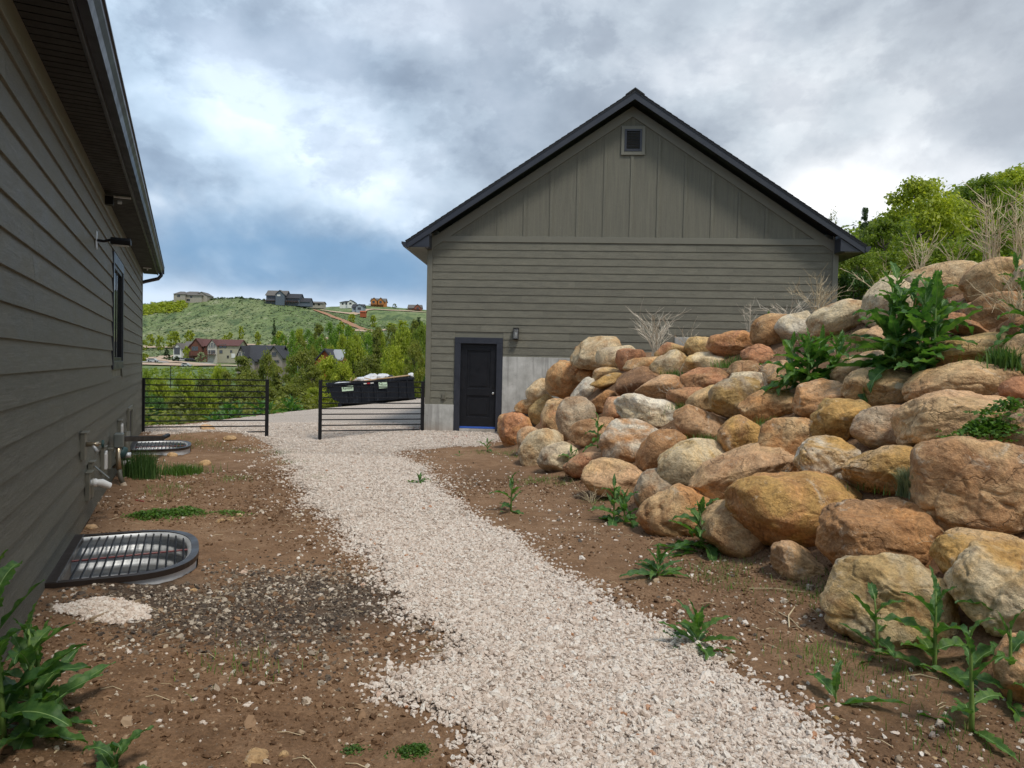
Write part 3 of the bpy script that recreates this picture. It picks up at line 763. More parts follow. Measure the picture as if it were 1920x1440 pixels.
# ------------------------------------------------------------------ window wells
def window_well(t0, t1, dep, zr, label):
    r = empty('window_well', wall_pt((t0 + t1) / 2, 0, zr - .08), HR, label=label, cat='window well')
    c = (t0 + t1) / 2; b0 = -(zr - .08)
    o = well_outline(t0, t1, dep, -.01, 26); o = [(a - c, -b) for a, b in o]
    # corrugated liner
    zs_ = np.linspace(-.95, zr - .0, 60); v = []; f = []
    arr = np.array(o); ctr = np.array([0, -.35]); n_ = len(o)
    for i, z in enumerate(zs_):
        k = 1 + .035 * math.sin((z - zr) * 2 * math.pi / .125)
        for (a, b) in arr: v.append((a * (k - .02), b * (k - .02) if b < -.1 else b, z + b0))
    for i in range(len(zs_) - 1):
        for j in range(n_ - 1): f.append((i * n_ + j, i * n_ + j + 1, (i + 1) * n_ + j + 1, (i + 1) * n_ + j))
    MB().add(v, f).build('liner', MAT['galvanized'], r, True)
    def flat(off, z0, z1, nm, mat, wdt):
        oo = [(a - c, -b) for a, b in well_outline(t0, t1, dep, off, 26)]; ii = [(a - c, -b) for a, b in well_outline(t0, t1, dep, off - wdt, 26)]
        v = []; n = len(oo)
        for z in (z0, z1): v += [(a, b, z) for a, b in oo] + [(a, b, z) for a, b in ii]
        f = []
        for j in range(n - 1):
            f += [(j, j + 1, 2 * n + j + 1, 2 * n + j), (n + j, 3 * n + j, 3 * n + j + 1, n + j + 1), (2 * n + j, 2 * n + j + 1, 3 * n + j + 1, 3 * n + j), (j, n + j, n + j + 1, j + 1)]
        return MB().add(v, f).build(nm, mat, r)
    flat(.025, .045, .085, 'rim', MAT['bronze_rim'], .055)
    flat(.008, -.12, .044, 'collar', MAT['galvanized'], .012)
    MB().box(t0 - c - .02, t1 - c + .02, -.09, -.005, .04, .09).build('rear_rail', MAT['bronze_rim'], r, bevel=.004)
    a = (t1 - t0) / 2; st = .42; nb = 14
    for k in range(1, nb):
        n_out = .09 + (dep - .12) * k / nb
        if n_out > st: w_ = a * max(0.0, 1 - ((n_out - st) / (dep - st)) ** 2.2) ** (1 / 2.4)
        else: w_ = a
        MB().tube([(-w_ + .02, -n_out, .062), (w_ - .02, -n_out, .062)], .0075, 6).build('grate_bar', MAT['black_metal'], r)
    MB().tube([(-.03, -.05, .050), (.03, -dep + .04, .050)], .008, 6).build('cross_rod', MAT['red_rod'], r)
    MB().tube([(-a + .05, -.06, .050), (-a + .05, -.06, -.6)], .012, 6).build('ladder_rail', MAT['black_metal'], r)
    MB().add([(x_, y_, -.93 + b0) for x_, y_ in o], [tuple(range(len(o)))]).build('floor_gravel', MAT['gravel_bed'], r)
window_well(*WELLS[0], .155, 'window well with bronze grate in the left foreground beside the wall')
window_well(*WELLS[1], .16, 'window well near the gate, far one along the left wall')

# ------------------------------------------------------------------ garage
GR = math.atan2(-.6, 9.65)
garage = empty('garage', (-2.10, 16.9, 0), GR, label='olive grey gabled garage with black door behind the boulder slope', cat='garage')
GW = 9.67; GT = 4.63; GPK = GW / 2 ; GD = 8.0; PITCHR = .665
def gfun(u): return 8.02 - .14 - abs(u - GPK) * PITCHR   # underside of roof at u
DX0, DX1, DZ1 = .70, 1.865, 2.33                          # door casing
ex = .1798
w_ = MB()
w_.box(0, DX0 + .12, .0, .2, .05, GT); w_.box(DX1 - .12, GW, .0, .2, .05, GT); w_.box(DX0 + .12, DX1 - .12, .0, .2, DZ1 - .1, GT)
w_.prism([(0, GT), (GW, GT), (GW, gfun(GW)), (GPK, gfun(GPK)), (0, gfun(0))], .0, .2, 'y')
w_.box(0.001, .2, .201, GD, .05, GT + .3); w_.box(GW - .2, GW - .001, .201, GD, .05, GT + .3); w_.box(0, GW, GD - .2, GD, 0, GT)
w_.build('wall', MAT['trim_olive'], garage)
c_ = MB()
c_.box(-.02, DX0 - .002, -.045, -.001, -.4, .69); c_.box(DX1 + .002, 5.95, -.045, -.001, -.4, 1.88); c_.box(5.951, GW + .02, -.045, -.001, -.4, 2.43)
c_.box(-.02, -.001, 0, GD, -.4, .69)
c_.build('foundation', MAT['concrete'], garage, bevel=.006)
# form seams and step at the door
for u_, z0_, z1_ in ((.22, -.1, .69), (2.35, 0, 1.88), (2.98, .0, 1.88), (3.6, .4, 1.88), (6.55, 1.6, 2.43)):
    MB().box(u_ - .004, u_ + .004, -.048, -.044, z0_, z1_ - .002).build('form_seam', MAT['concrete'], garage)
MB().box(DX0 - .05, DX1 + .15, -.12, -.046, -.2, .05).build('door_step', MAT['concrete'], garage, bevel=.01)
MB().box(DX0 + .11, DX1 - .11, -.03, .12, .052, .115).build('sill', MAT['concrete'], garage, bevel=.004)
# siding rows counted down from the band board
rows = int((GT - .70) / ex) + 1
z_start = GT - rows * ex
R = random.Random(5)
for k in range(rows):
    z1_ = GT - k * ex; z0_ = z1_ - ex
    iv = [(.115, DX0 - .003), (DX1 + .003, GW - .115)] if z0_ < DZ1 - .02 else [(.115, GW - .115)]
    for (a, b) in iv:
        if a < 1 and z0_ < .69: z0b = .69
        else: z0b = z0_
        lo = a
        while lo < b - .02:
            # right part stops above the stepped concrete
            q = min(b, lo + (3.66 if lo > a else R.uniform(.9, 3.66)))
            if b - q < .3: q = b
            fl = .69 if lo < 1 and z0_ < DZ1 else (1.88 if lo < 5.9 else 2.43)
            if z1_ > fl + .03:
                zb = max(z0b, fl)
                m = MB().hexa([(.001, -.022, zb), (q - lo - .001, -.022, zb), (q - lo - .001, -.001, zb), (.001, -.001, zb),
                               (.001, -.009, z1_ + .012), (q - lo - .001, -.009, z1_ + .012), (q - lo - .001, -.001, z1_ + .012), (.001, -.001, z1_ + .012)])
                o = m.build('siding_board', MAT['siding_olive'], garage); o.location = (lo, 0, 0)
            lo = q
MB().box(-.015, .113, -.032, -.002, .67, GT + .28).build('corner_board', MAT['trim_olive'], garage, bevel=.003)
MB().box(GW - .113, GW + .015, -.032, -.002, 1.2, GT + .28).build('corner_board', MAT['trim_olive'], garage, bevel=.003)
MB().box(.115, GW - .115, -.034, -.002, GT + .004, GT + .145).build('band_board', MAT['trim_olive'], garage, bevel=.003)
MB().prism([(.115, GT + .146), (GW - .115, GT + .146), (GW - .115, gfun(0) + .09), (GPK, gfun(GPK) - .02), (.115, gfun(0) + .09)], -.006, -.001, 'y').build('gable_panel', MAT['siding_vertical'], garage)
VU, VZ0, VZ1 = 4.86, 6.72, 7.40
for k in range(-7, 8):
    u = GPK + .02 + k * .632; top = gfun(u) - .27
    if k == 0:
        segs = [(GT + .147, VZ0 - .003), (VZ1 + .003, top)]
    else: segs = [(GT + .147, top)]
    for (a, b) in segs:
        if b - a > .08 and .2 < u < GW - .2:
            MB().box(-.037, .037, -.024, -.0065, a, b).build('batten', MAT['siding_vertical'], garage, bevel=.003).location = (u, 0, 0)
for s in (-1, 1):
    e_ = lambda u, dz: (GPK + s * u, gfun(GPK + s * u) + dz)
    MB().prism([e_(0, -.02), e_(GW / 2, -.02), e_(GW / 2, -.26), e_(0, -.26)], -.036, -.008, 'y').build('rake_board', MAT['trim_olive'], garage, bevel=.003)
# louvred vent
v_ = empty('gable_vent', (VU, 0, 0), 0, garage)
f = MB(); f.box(-.28, -.205, -.045, -.002, VZ0, VZ1); f.box(.205, .28, -.045, -.002, VZ0, VZ1); f.box(-.205, .205, -.045, -.002, VZ1 - .075, VZ1); f.box(-.205, .205, -.045, -.002, VZ0, VZ0 + .085)
f.build('vent_trim', MAT['trim_olive'], v_, bevel=.003)
f = MB(); z0_, z1_ = VZ0 + .086, VZ1 - .076
f.box(-.204, -.155, -.055, -.003, z0_, z1_); f.box(.155, .204, -.055, -.003, z0_, z1_); f.box(-.155, .155, -.055, -.003, z1_ - .045, z1_); f.box(-.155, .155, -.055, -.003, z0_, z0_ + .045)
f.build('vent_frame', MAT['fascia_black'], v_, bevel=.003)
MB().box(-.155, .155, -.004, -.003, z0_ + .045, z1_ - .045).build('vent_back', MAT['soffit_dark'], v_)
nl = 11
for k in range(nl):
    zz = z0_ + .05 + (z1_ - z0_ - .10) * (k + .5) / nl
    MB().hexa([(-.154, -.05, zz - .014), (.154, -.05, zz - .014), (.154, -.012, zz + .008), (-.154, -.012, zz + .008), (-.154, -.05, zz - .008), (.154, -.05, zz - .008), (.154, -.012, zz + .014), (-.154, -.012, zz + .014)]).build('louvre', MAT['fascia_black'], v_)
# roof
ROV = .42; HWD = 5.30; TIPZ = 4.60
for s, nm in ((-1, 'roof'), (1, 'roof')):
    r0 = 8.09; sl2 = PITCHR
    f = lambda u, dz: (GPK + s * u, r0 - u * sl2 + dz)
    rf = MB().prism([f(0, 0), f(HWD, 0), f(HWD, -.03), f(0, -.03)], -ROV - .02, GD + .3, 'y').build('roof', MAT['shingle_dark'], garage)
    # shingle courses proud along the roof edge
    n = 38; sh = MB()
    for k in range(n):
        u0 = HWD * k / n; u1 = HWD * (k + 1) / n + .01
        p = [f(u0, .004), f(u1, .004), f(u1, .020), f(u0, .008)]
        sh.prism(p, -ROV - .03, GD + .3, 'y')
    o = sh.build('shingle_courses', MAT['shingle_dark'], rf); o['kind'] = 'stuff'
    MB().prism([f(0, -.032), f(HWD, -.032), f(HWD - .02, -.19), f(0, -.205)], -ROV, -ROV + .025, 'y').build('rake_fascia', MAT['fascia_black'], garage, bevel=.003)
    MB().prism([f(0, -.016), f(HWD, -.016), f(HWD, -.05), f(0, -.05)], -ROV - .012, -ROV - .001, 'y').build('drip_edge', MAT['fascia_black'], garage)
    MB().prism([f(0, -.10), f(HWD - .42, -.10), f(HWD - .42, -.11), f(0, -.11)], -ROV + .026, -.037, 'y').build('rake_soffit', MAT['soffit_dark'], garage)
    # boxed eave return and level soffit
    xin = GPK + s * (GW / 2 + .0); xout = GPK + s * (HWD - .03)
    MB().prism([(xin - s * .09, GT - .19), (xout - s * .02, GT - .19), (xout, GT - .17), (xout, GT - .13), (xin - s * .09, GT + .20)], -ROV + .03, -.038, 'y').build('eave_return', MAT['fascia_black'], garage, bevel=.004)
    xa, xb = sorted((xin + s * .016, xout))
    es = MB(); yy = -ROV + .04
    while yy < GD: es.box(xa, xb, yy, yy + .07, GT - .205, GT - .193); es.box(xa, xb, yy + .07, yy + .1, GT - .197, GT - .189); yy += .1
    o = es.build('eave_soffit', MAT['trim_olive'], garage); o['kind'] = 'stuff'
    g0 = GPK + s * (HWD - .02)
    xs = [g0, g0, g0 + s * .07, g0 + s * .10, g0 + s * .12, g0 + s * .12, g0 + s * .10]
    zq = [q - .20 for q in (GT + .11, GT + .0, GT + .0, GT + .05, GT + .08, GT + .125, GT + .125)]
    MB().prism(list(zip(xs, zq)), -ROV - .02, GD, 'y').build('gutter', MAT['fascia_black'], garage)
rc = MB(); yy = -ROV - .03
rc.prism([(GPK - .22, 8.09 - .22 * PITCHR + .024), (GPK, 8.115), (GPK + .22, 8.09 - .22 * PITCHR + .024), (GPK + .22, 8.09 - .22 * PITCHR + .045), (GPK, 8.145), (GPK - .22, 8.09 - .22 * PITCHR + .045)], -ROV - .032, GD + .3, 'y')
rc.build('ridge_cap', MAT['shingle_dark'], garage)
# door
d_ = empty('door', (0, 0, 0), 0, garage)
f = MB(); f.box(DX0, DX0 + .145, -.05, .1, .06, DZ1 - .146); f.box(DX1 - .145, DX1, -.05, .1, .06, DZ1 - .146); f.box(DX0, DX1, -.053, .1, DZ1 - .145, DZ1)
f.build('door_casing', MAT['fascia_black'], d_, bevel=.004)
a, b, z0_, z1_ = DX0 + .146, DX1 - .146, .125, DZ1 - .146
dr = MB(); st = .155; mid = z0_ + .86
pan = [(a + st, b - st, mid + .10, z1_ - .17), (a + st, b - st, z0_ + .27, mid - .06)]
dr.box(a, a + st, .03, .07, z0_, z1_); dr.box(b - st, b, .03, .07, z0_, z1_)
dr.box(a + st, b - st, .03, .07, z1_ - .17, z1_); dr.box(a + st, b - st, .03, .07, mid - .06, mid + .10); dr.box(a + st, b - st, .03, .07, z0_, z0_ + .27)
dr.build('door_leaf', MAT['door_black'], d_, bevel=.003)
for (p0, p1, q0, q1) in pan:
    pn = MB(); s_ = .03
    pn.hexa([(p0, .031, q0), (p1, .031, q0), (p1, .069, q0), (p0, .069, q0), (p0, .031, q0 + .005), (p1, .031, q0 + .005), (p1, .069, q0 + .02), (p0, .069, q0 + .02)])
    pn.box(p0, p1, .055, .066, q0, q1); pn.box(p0 + .07, p1 - .07, .042, .054, q0 + .07, q1 - .07)
    pn.build('door_panel', MAT['door_black'], d_, bevel=.006)
MB().box(a, b, .015, .029, z0_ + .0, z0_ + .045).build('tape_strip', MAT['painters_tape'], d_)
kn = MB(); kn.tube([(b - .07, .03, mid - .0), (b - .07, .0, mid), (b - .07, -.015, mid), (b - .07, -.035, mid), (b - .07, -.045, mid)], [.034, .014, .028, .03, .014], 16)
kn.build('handle', MAT['knob_metal'], d_, True)
MB().tube([(b - .07, .03, mid + .15), (b - .07, .018, mid + .15)], .028, 14).build('deadbolt', MAT['black_metal'], d_)
# garage lantern and outlet cover
def on_garage(u, v, z):
    c, s = math.cos(GR), math.sin(GR)
    return Vector((-2.10 + u * c - v * s, 16.9 + u * s + v * c, z))
r_ = empty('wall_lantern', on_garage(2.18, -.022, 2.30), GR, label='black box lantern with clear glass on the garage wall right of the door', cat='lantern')
MB().box(-.06, .06, -.02, 0, .0, .26).build('back_plate', MAT['black_metal'], r_, bevel=.002)
f = MB()
for sx in (-.065, .055):
    for sy in (-.15, -.03): f.box(sx, sx + .01, sy, sy + .01, .02, .26)
f.box(-.07, .07, -.16, -.015, .262, .275); f.box(-.07, .07, -.16, -.015, .005, .018)
f.build('frame', MAT['black_metal'], r_)
f = MB(); f.box(-.054, .054, -.146, -.143, .02, .26); f.box(-.061, -.058, -.139, -.031, .02, .26); f.box(.058, .061, -.139, -.031, .02, .26)
f.build('glass', MAT['lamp_glass'], r_)
MB().tube([(0, -.085, .02), (0, -.085, .09), (0, -.085, .10), (0, -.085, .15), (0, -.085, .175)], [.012, .012, .02, .028, .012], 12).build('bulb', MAT['bulb'], r_, True)
r_ = empty('outlet_cover', on_garage(.44, -.022, .82), GR, label='small taupe outlet cover on the siding left of the garage door', cat='outlet')
MB().box(-.055, .055, -.012, 0, -.02, .17).build('block', MAT['trim_olive'], r_, bevel=.003)
MB().box(-.038, .038, -.05, -.012, .0, .13).build('cover', MAT['taupe_plastic'], r_, bevel=.01)
r_ = empty('black_box', on_garage(3.05, -.35, .62), GR, label='black plastic box half hidden behind boulders at the foundation', cat='box')
MB().box(-.18, .22, 0, .25, -.35, .14).build('body', MAT['black_metal'], r_, bevel=.02)
MB().box(-.20, .24, -.02, .27, .141, .165).build('lid', MAT['black_metal'], r_, bevel=.006)

# ------------------------------------------------------------------ gate panels
def fence_panel(px0, px1, label, foot0, foot1, nb=10):
    g0 = Vector((-7.85, 14.65)); gd = Vector((5.71, 2.22)).normalized()
    def s_at(px):
        k = (px - 960) / FP       # x = k*y on the gate line
        return (k * g0.y - g0.x) / (gd.x - k * gd.y)
    s0, s1 = s_at(px0), s_at(px1); rt = math.atan2(gd.y, gd.x)
    p = g0 + gd * s0; L = s1 - s0
    r = empty('fence_panel', (p.x, p.y, 0), rt, label=label, cat='fence', group='black metal fence panels either side of the gravel opening')
    MB().box(-.038, .038, -.038, .038, foot0, 1.235).build('post', MAT['black_metal'], r, bevel=.003)
    MB().box(L - .038, L + .038, -.038, .038, foot1, 1.235).build('post', MAT['black_metal'], r, bevel=.003)
    for k in range(nb):
        z = 1.222 - .1285 * k
        MB().box(.038, L - .038, -.0125, .0125, z - .013, z + .013).build('bar', MAT['black_metal'], r)
    MB().box(-.04, .04, -.04, .04, 1.2355, 1.241).build('post_cap', MAT['black_metal'], r); MB().box(L - .04, L + .04, -.04, .04, 1.2355, 1.241).build('post_cap', MAT['black_metal'], r)
fence_panel(268, 501, 'black horizontal bar fence panel beside the left house', -.15, -.45)
fence_panel(601, 793, 'black horizontal bar fence panel beside the garage corner', -.40, -.3)
# ------------------------------------------------------------------ boulders
def ico(sub):
    import bmesh
    bm = bmesh.new(); bmesh.ops.create_icosphere(bm, subdivisions=sub, radius=1.0)
    v = np.array([q.co[:] for q in bm.verts]); f = np.array([[a.index for a in q.verts] for q in bm.faces]); bm.free()
    return v, f
ICO = {k: ico(k) for k in (2, 3, 4, 5, 6)}
def rock_shape(sub, seed, ang=.5, rough=1.0, ex=2.35):
    v, f = ICO[sub]; R = np.random.RandomState(seed)
    n = (np.abs(v) ** ex).sum(1) ** (-1 / ex)
    p = v * n[:, None]
    for _ in range(int(3 + 7 * ang)):                      # soft planar faces
        d = R.normal(size=3); d /= np.linalg.norm(d)
        if R.rand() < .5: d[1] = -abs(d[1])
        k = R.uniform(.62, .92) if ang > .3 else R.uniform(.78, .97)
        s = p @ d; m = np.maximum(s - k, 0)
        soft = (.55 + .4 * ang)
        p = p - d[None] * (m * soft)[:, None]
    o = R.rand(3) * 50
    low = fbm(p * .95 + o, 2); mid = fbm(p * 2.4 + o + 9, 3, .55); hi = fbm(p * 7 + o + 31, 3, .55)
    rid = 1 - np.abs(fbm(p * 2.2 + o + 77, 3, .5)) * 2
    nn = p / np.linalg.norm(p, axis=1)[:, None]
    d = .20 * low + .085 * mid * (.5 + .5 * rough) + .028 * hi * rough + (.05 * (rid - .5) * ang if ang > .2 else 0)
    d = d - .05 * np.exp(-(fbm(p * 1.6 + o + 55, 3) / .035) ** 2) * (.35 + ang)            # worn fissures
    # a ledge or split on the blocky ones
    if ang > .45:
        dd = R.normal(size=3); dd /= np.linalg.norm(dd)
        s = p @ dd + .25 * low - R.uniform(-.2, .3)
        d = d - .07 * np.exp(-(s / .05) ** 2) - .05 / (1 + np.exp(-s / .03))
    return p + nn * d[:, None], f
C_ = dict(tan=(.57, .385, .205), cream=(.65, .53, .35), orange=(.53, .275, .115), brown=(.44, .25, .125), red=(.50, .24, .125), yellow=(.58, .40, .18),
          grey=(.47, .375, .265), white=(.70, .635, .52), pink=(.57, .36, .205), gold=(.54, .325, .11), olive=(.45, .29, .11), dark=(.24, .135, .075))
CW = dict(tan='tan', cream='cream', orange='orange', brown='brown', red='rust red', yellow='yellowish', grey='greyish', white='white speckled', pink='pinkish', gold='golden orange', olive='olive brown', dark='dark brown')
BL = []
def B(px, py, w_, h_, rot, ca, cb, ang, lab, dep=.8, lift=None, sub=4): BL.append((px, py, w_, h_, rot, ca, cb, ang, lab, dep, lift, sub))
z7 = lambda x, y: (900 + x / 3.6, 580 + y / 3.6)
zb = lambda x, y: (1400 + x / 3.6, 560 + y / 3.6)
def B7(x, y, w_, h_, *a, **k): B(*z7(x, y), w_ / 3.6, h_ / 3.6, *a, **k)
def BB(x, y, w_, h_, *a, **k): B(*zb(x, y), w_ / 3.6, h_ / 3.6, *a, **k)
B7(790, 297, 300, 205, 8, 'cream', 'tan', .25, 'large smooth {c} boulder topping the left end of the pile', sub=5)
B7(930, 325, 240, 150, -5, 'cream', 'grey', .2, 'smooth {c} boulder tucked right of the topmost left one')
B7(1015, 342, 175, 150, -15, 'orange', 'red', .6, '{c} cracked rock behind the long tan wedge')
B7(1090, 375, 230, 105, 18, 'tan', 'orange', .7, '{c} wedge shaped rock below the first dead bush')
B7(668, 288, 50, 70, 0, 'red', 'brown', .4, 'tiny {c} stone peeking out left of the topmost boulder')
B7(590, 388, 140, 70, 5, 'tan', 'brown', .3, 'flat {c} stone leaning on the grey foundation')
B7(668, 395, 80, 70, 0, 'brown', 'pink', .3, 'small {c} stone below the topmost left boulder')
B7(572, 488, 225, 215, -25, 'orange', 'tan', .25, 'round speckled {c} boulder nearest the bare foundation', sub=5)
B7(400, 545, 160, 135, 10, 'tan', 'cream', .25, 'pale {c} boulder standing in front of the black box')
B7(722, 448, 110, 95, 0, 'tan', 'orange', .3, 'small {c} stone between two bigger ones near the top left')
B7(838, 438, 160, 85, 5, 'yellow', 'tan', .35, 'low {c} stone under the topmost left boulder')
B7(855, 490, 190, 85, 12, 'gold', 'yellow', .6, 'overhanging {c} slab with dark shadow under it')
B7(705, 553, 175, 110, 45, 'white', 'grey', .6, 'narrow {c} tilted rock left of the golden slab')
B7(312, 652, 140, 90, 10, 'tan', 'orange', .5, 'small {c} rock at the far left edge above the rusty pair')
B7(418, 680, 180, 225, -28, 'olive', 'yellow', .15, 'smooth {c} upright boulder leaning right near the pile end', sub=5)
B7(205, 780, 200, 150, 25, 'red', 'tan', .35, 'weathered {c} boulder right of the black door, upper of two')
B7(240, 830, 190, 230, -10, 'orange', 'red', .4, 'weathered {c} boulder at the foot of the pile nearest the door', sub=5)
B7(515, 722, 185, 225, -15, 'red', 'tan', .4, 'upright {c} boulder beside the smooth olive one')
B7(650, 745, 235, 275, 5, 'grey', 'brown', .2, 'tall rounded {c} brown boulder in the left part of the pile', sub=5)
B7(325, 900, 150, 190, -25, 'grey', 'pink', .3, 'small {c} boulder at the pile foot right of the rusty pair')
B7(425, 945, 290, 235, 30, 'cream', 'tan', .2, 'rounded {c} boulder at the foot of the pile with grass below', sub=5)
B7(530, 1015, 240, 205, 10, 'cream', 'grey', .25, '{c} boulder at the pile foot just left of the lone broad leaf', sub=5)
B7(770, 830, 290, 165, 8, 'brown', 'pink', .6, 'blocky {c} rock behind the weed with upright leaf')
B7(840, 622, 165, 130, 15, 'brown', 'orange', .3, 'small {c} boulder left of the dry scrub patch')
B7(905, 682, 150, 150, 0, 'red', 'pink', .5, '{c} rock touching the left end of the long pale slab')
B7(1150, 712, 430, 190, -14, 'white', 'cream', .45, 'long {c} slab in the middle of the left half', sub=5)
B7(1075, 498, 270, 175, 25, 'brown', 'dark', .3, '{c} boulder half buried under the tan wedge')
B7(1220, 540, 310, 160, 5, 'brown', 'pink', .25, 'wide {c} boulder beside dry grass on the upper left slope', sub=5)
B7(1400, 590, 250, 115, 0, 'red', 'brown', .3, 'flat {c} boulder under the dry grass clump')
B7(1272, 380, 220, 155, 12, 'cream', 'yellow', .45, 'pale {c} rock with rough face in the upper left row')
B7(1292, 287, 200, 110, 12, 'red', 'yellow', .5, '{c} rock right below the first dead bush')
B7(1485, 250, 190, 125, 8, 'tan', 'yellow', .25, '{c} boulder in front of the stepped foundation')
B7(1500, 360, 260, 130, 5, 'cream', 'yellow', .5, '{c} slab below the foundation step')
B7(1710, 238, 300, 175, -8, 'red', 'orange', .3, 'big speckled {c} boulder on the skyline before the siding', sub=5)
B7(1525, 477, 290, 145, -4, 'red', 'brown', .6, 'blocky {c} slab in the middle of the upper slope')
B7(1850, 318, 130, 115, 0, 'red', 'pink', .4, '{c} boulder wedged below the skyline near the leafy plants')
B7(1780, 402, 190, 95, 0, 'tan', 'brown', .3, 'low {c} rock with tufts of grass around it')
B7(1790, 478, 250, 110, 0, 'cream', 'white', .25, 'flat {c} boulder left of the leafy bush')
B7(1535, 622, 270, 155, 25, 'tan', 'yellow', .5, '{c} two lobed rock above the cracked pinkish boulder')
B7(1745, 628, 300, 265, 15, 'olive', 'grey', .3, 'tall {c} boulder with a white scuff on its face', sub=5)
B7(1880, 680, 170, 160, 10, 'tan', 'yellow', .3, 'small {c} stone against the white scuffed boulder')
B7(1480, 790, 315, 225, -12, 'pink', 'orange', .45, 'cracked {c} boulder in the centre of the pile', sub=5)
B7(1000, 912, 365, 275, -5, 'orange', 'white', .4, 'rounded {c} boulder with a pale crusty cap behind the weed', sub=5)
B7(1222, 970, 240, 320, -38, 'brown', 'orange', .15, 'smooth {c} egg shaped boulder tilted to the right', sub=5)
B7(1450, 1058, 450, 315, 12, 'cream', 'yellow', .15, 'big smooth {c} boulder in the centre foot of the pile', sub=5)
B7(720, 1055, 290, 160, 15, 'pink', 'red', .4, 'low {c} rock at the foot right of the lone broad leaf')
B7(930, 1150, 400, 225, -10, 'tan', 'pink', .3, 'broad low {c} boulder behind the twin stemmed weed', sub=5)
B7(1190, 1235, 240, 270, -15, 'grey', 'brown', .2, 'dull {c} boulder half buried in the pile foot', sub=5)
B7(1765, 872, 310, 265, -6, 'brown', 'gold', .3, '{c} mottled boulder in the middle row of the pile', sub=5)
B(1390, 892, 175, 72, 22, 'tan', 'pink', .75, 'long angular {c} rock with red stains left of the big golden one', sub=5)
B(1335, 925, 70, 62, 10, 'tan', 'orange', .7, 'knobbly {c} rock below the red stained one')
B(1278, 963, 130, 95, 22, 'tan', 'orange', .35, '{c} boulder behind the leafy weed at the pile foot', sub=5)
B(1378, 998, 115, 100, -20, 'tan', 'brown', .3, 'half sunk {c} boulder touching the big golden boulder', sub=5)
BB(192, 228, 260, 195, 10, 'tan', 'orange', .2, 'round {c} boulder on the skyline above the leafy bush', sub=5)
BB(350, 190, 220, 180, 28, 'cream', 'white', .2, 'pale {c} boulder on the skyline beside the long tan one')
BB(640, 135, 380, 205, 18, 'cream', 'tan', .2, 'long smooth {c} boulder on the skyline right of the dead arching stalks', sub=5)
B(1660, 576, 72, 92, -22, 'grey', 'cream', .45, 'upright {c} rock on the skyline left of the tall leafy plant', sub=5)
BB(985, 95, 130, 100, -10, 'red', 'pink', .5, 'small {c} rock behind the tall leafy plant')
BB(810, 255, 150, 85, 5, 'tan', 'yellow', .4, 'small {c} rock under the long skyline boulder')
BB(905, 285, 190, 180, 0, 'pink', 'tan', .4, '{c} rock left of the tall leafy plant stems')
BB(85, 385, 190, 120, 0, 'pink', 'red', .4, '{c} rock left of the leafy bush')
BB(235, 520, 210, 185, 0, 'tan', 'pink', .3, '{c} boulder under the left leaves of the bush')
BB(745, 480, 320, 185, 25, 'grey', 'tan', .3, '{c} boulder between the two leafy plants', sub=5)
BB(1530, 352, 450, 190, 4, 'yellow', 'tan', .35, 'flattish {c} boulder right of the tall leafy plant', sub=5)
BB(1890, 375, 240, 250, 0, 'tan', 'brown', .2, '{c} boulder cut off by the right edge, upper one', sub=5)
BB(925, 600, 440, 235, 3, 'yellow', 'tan', .3, 'left lobe, a {c} boulder under the tall leafy plant', sub=5)
BB(1415, 580, 590, 255, 8, 'tan', 'brown', .2, 'very long {c} boulder under the tall leafy plant', sub=6)
BB(168, 722, 345, 215, 15, 'tan', 'orange', .55, 'chipped {c} boulder below the leafy bush', sub=5)
BB(520, 695, 410, 245, -8, 'orange', 'pink', .5, 'smooth {c} boulder with grooves below the leafy bush', sub=5)
BB(640, 845, 335, 285, 0, 'olive', 'gold', .8, 'square blocky {c} rock in the middle right', sub=5)
BB(975, 880, 385, 275, -4, 'brown', 'grey', .25, 'mottled {c} boulder with a reddish crown', sub=5)
BB(1470, 845, 690, 420, 10, 'pink', 'tan', .25, 'huge {c} boulder next to the clover at the right', sub=6)
BB(1845, 610, 200, 140, 0, 'red', 'dark', .4, '{c} rock at the right edge above the clover')
BB(1840, 930, 290, 350, -15, 'grey', 'orange', .3, '{c} boulder with a rusty face at the right edge', sub=5)
BB(312, 985, 370, 320, -15, 'orange', 'tan', .35, '{c} boulder with an eye shaped mark in the middle', sub=5)
BB(580, 1135, 410, 330, -18, 'white', 'gold', .5, '{c} boulder with golden base, palest of the pile', sub=6)
BB(970, 1180, 540, 325, 2, 'gold', 'tan', .35, '{c} pointed boulder behind the small sage bush', sub=6)
B(1838, 925, 205, 175, -10, 'tan', 'brown', .35, 'very large dull {c} boulder at the right below the clover', sub=6)
B(1491, 958, 212, 128, -6, 'gold', 'orange', .12, 'big smooth {c} boulder overhanging the soil', sub=6)
B(1665, 1005, 218, 150, -4, 'orange', 'brown', .4, 'big {c} boulder with dark purple stains, front row', sub=6)
B(1865, 1070, 205, 130, -15, 'gold', 'tan', .3, '{c} shoulder boulder at the right edge behind the marbled one', sub=6)
B(1900, 1112, 195, 160, -12, 'cream', 'gold', .4, 'marbled {c} and gold boulder at the lower right edge', sub=6, lift=.12)
B(1680, 1132, 222, 165, -6, 'yellow', 'cream', .45, 'front {c} boulder behind the two broad leaved weeds', sub=6)
B(1500, 1062, 115, 72, -22, 'pink', 'tan', .7, 'flat {c} rock sunk in the soil before the golden boulder', lift=.03, sub=5)
B(1922, 1262, 90, 120, 0, 'orange', 'pink', .3, '{c} boulder at the lower right corner', sub=5)
B(1925, 935, 70, 95, 0, 'red', 'tan', .3, '{c} rock at the right edge beside the very large dull one', sub=5)
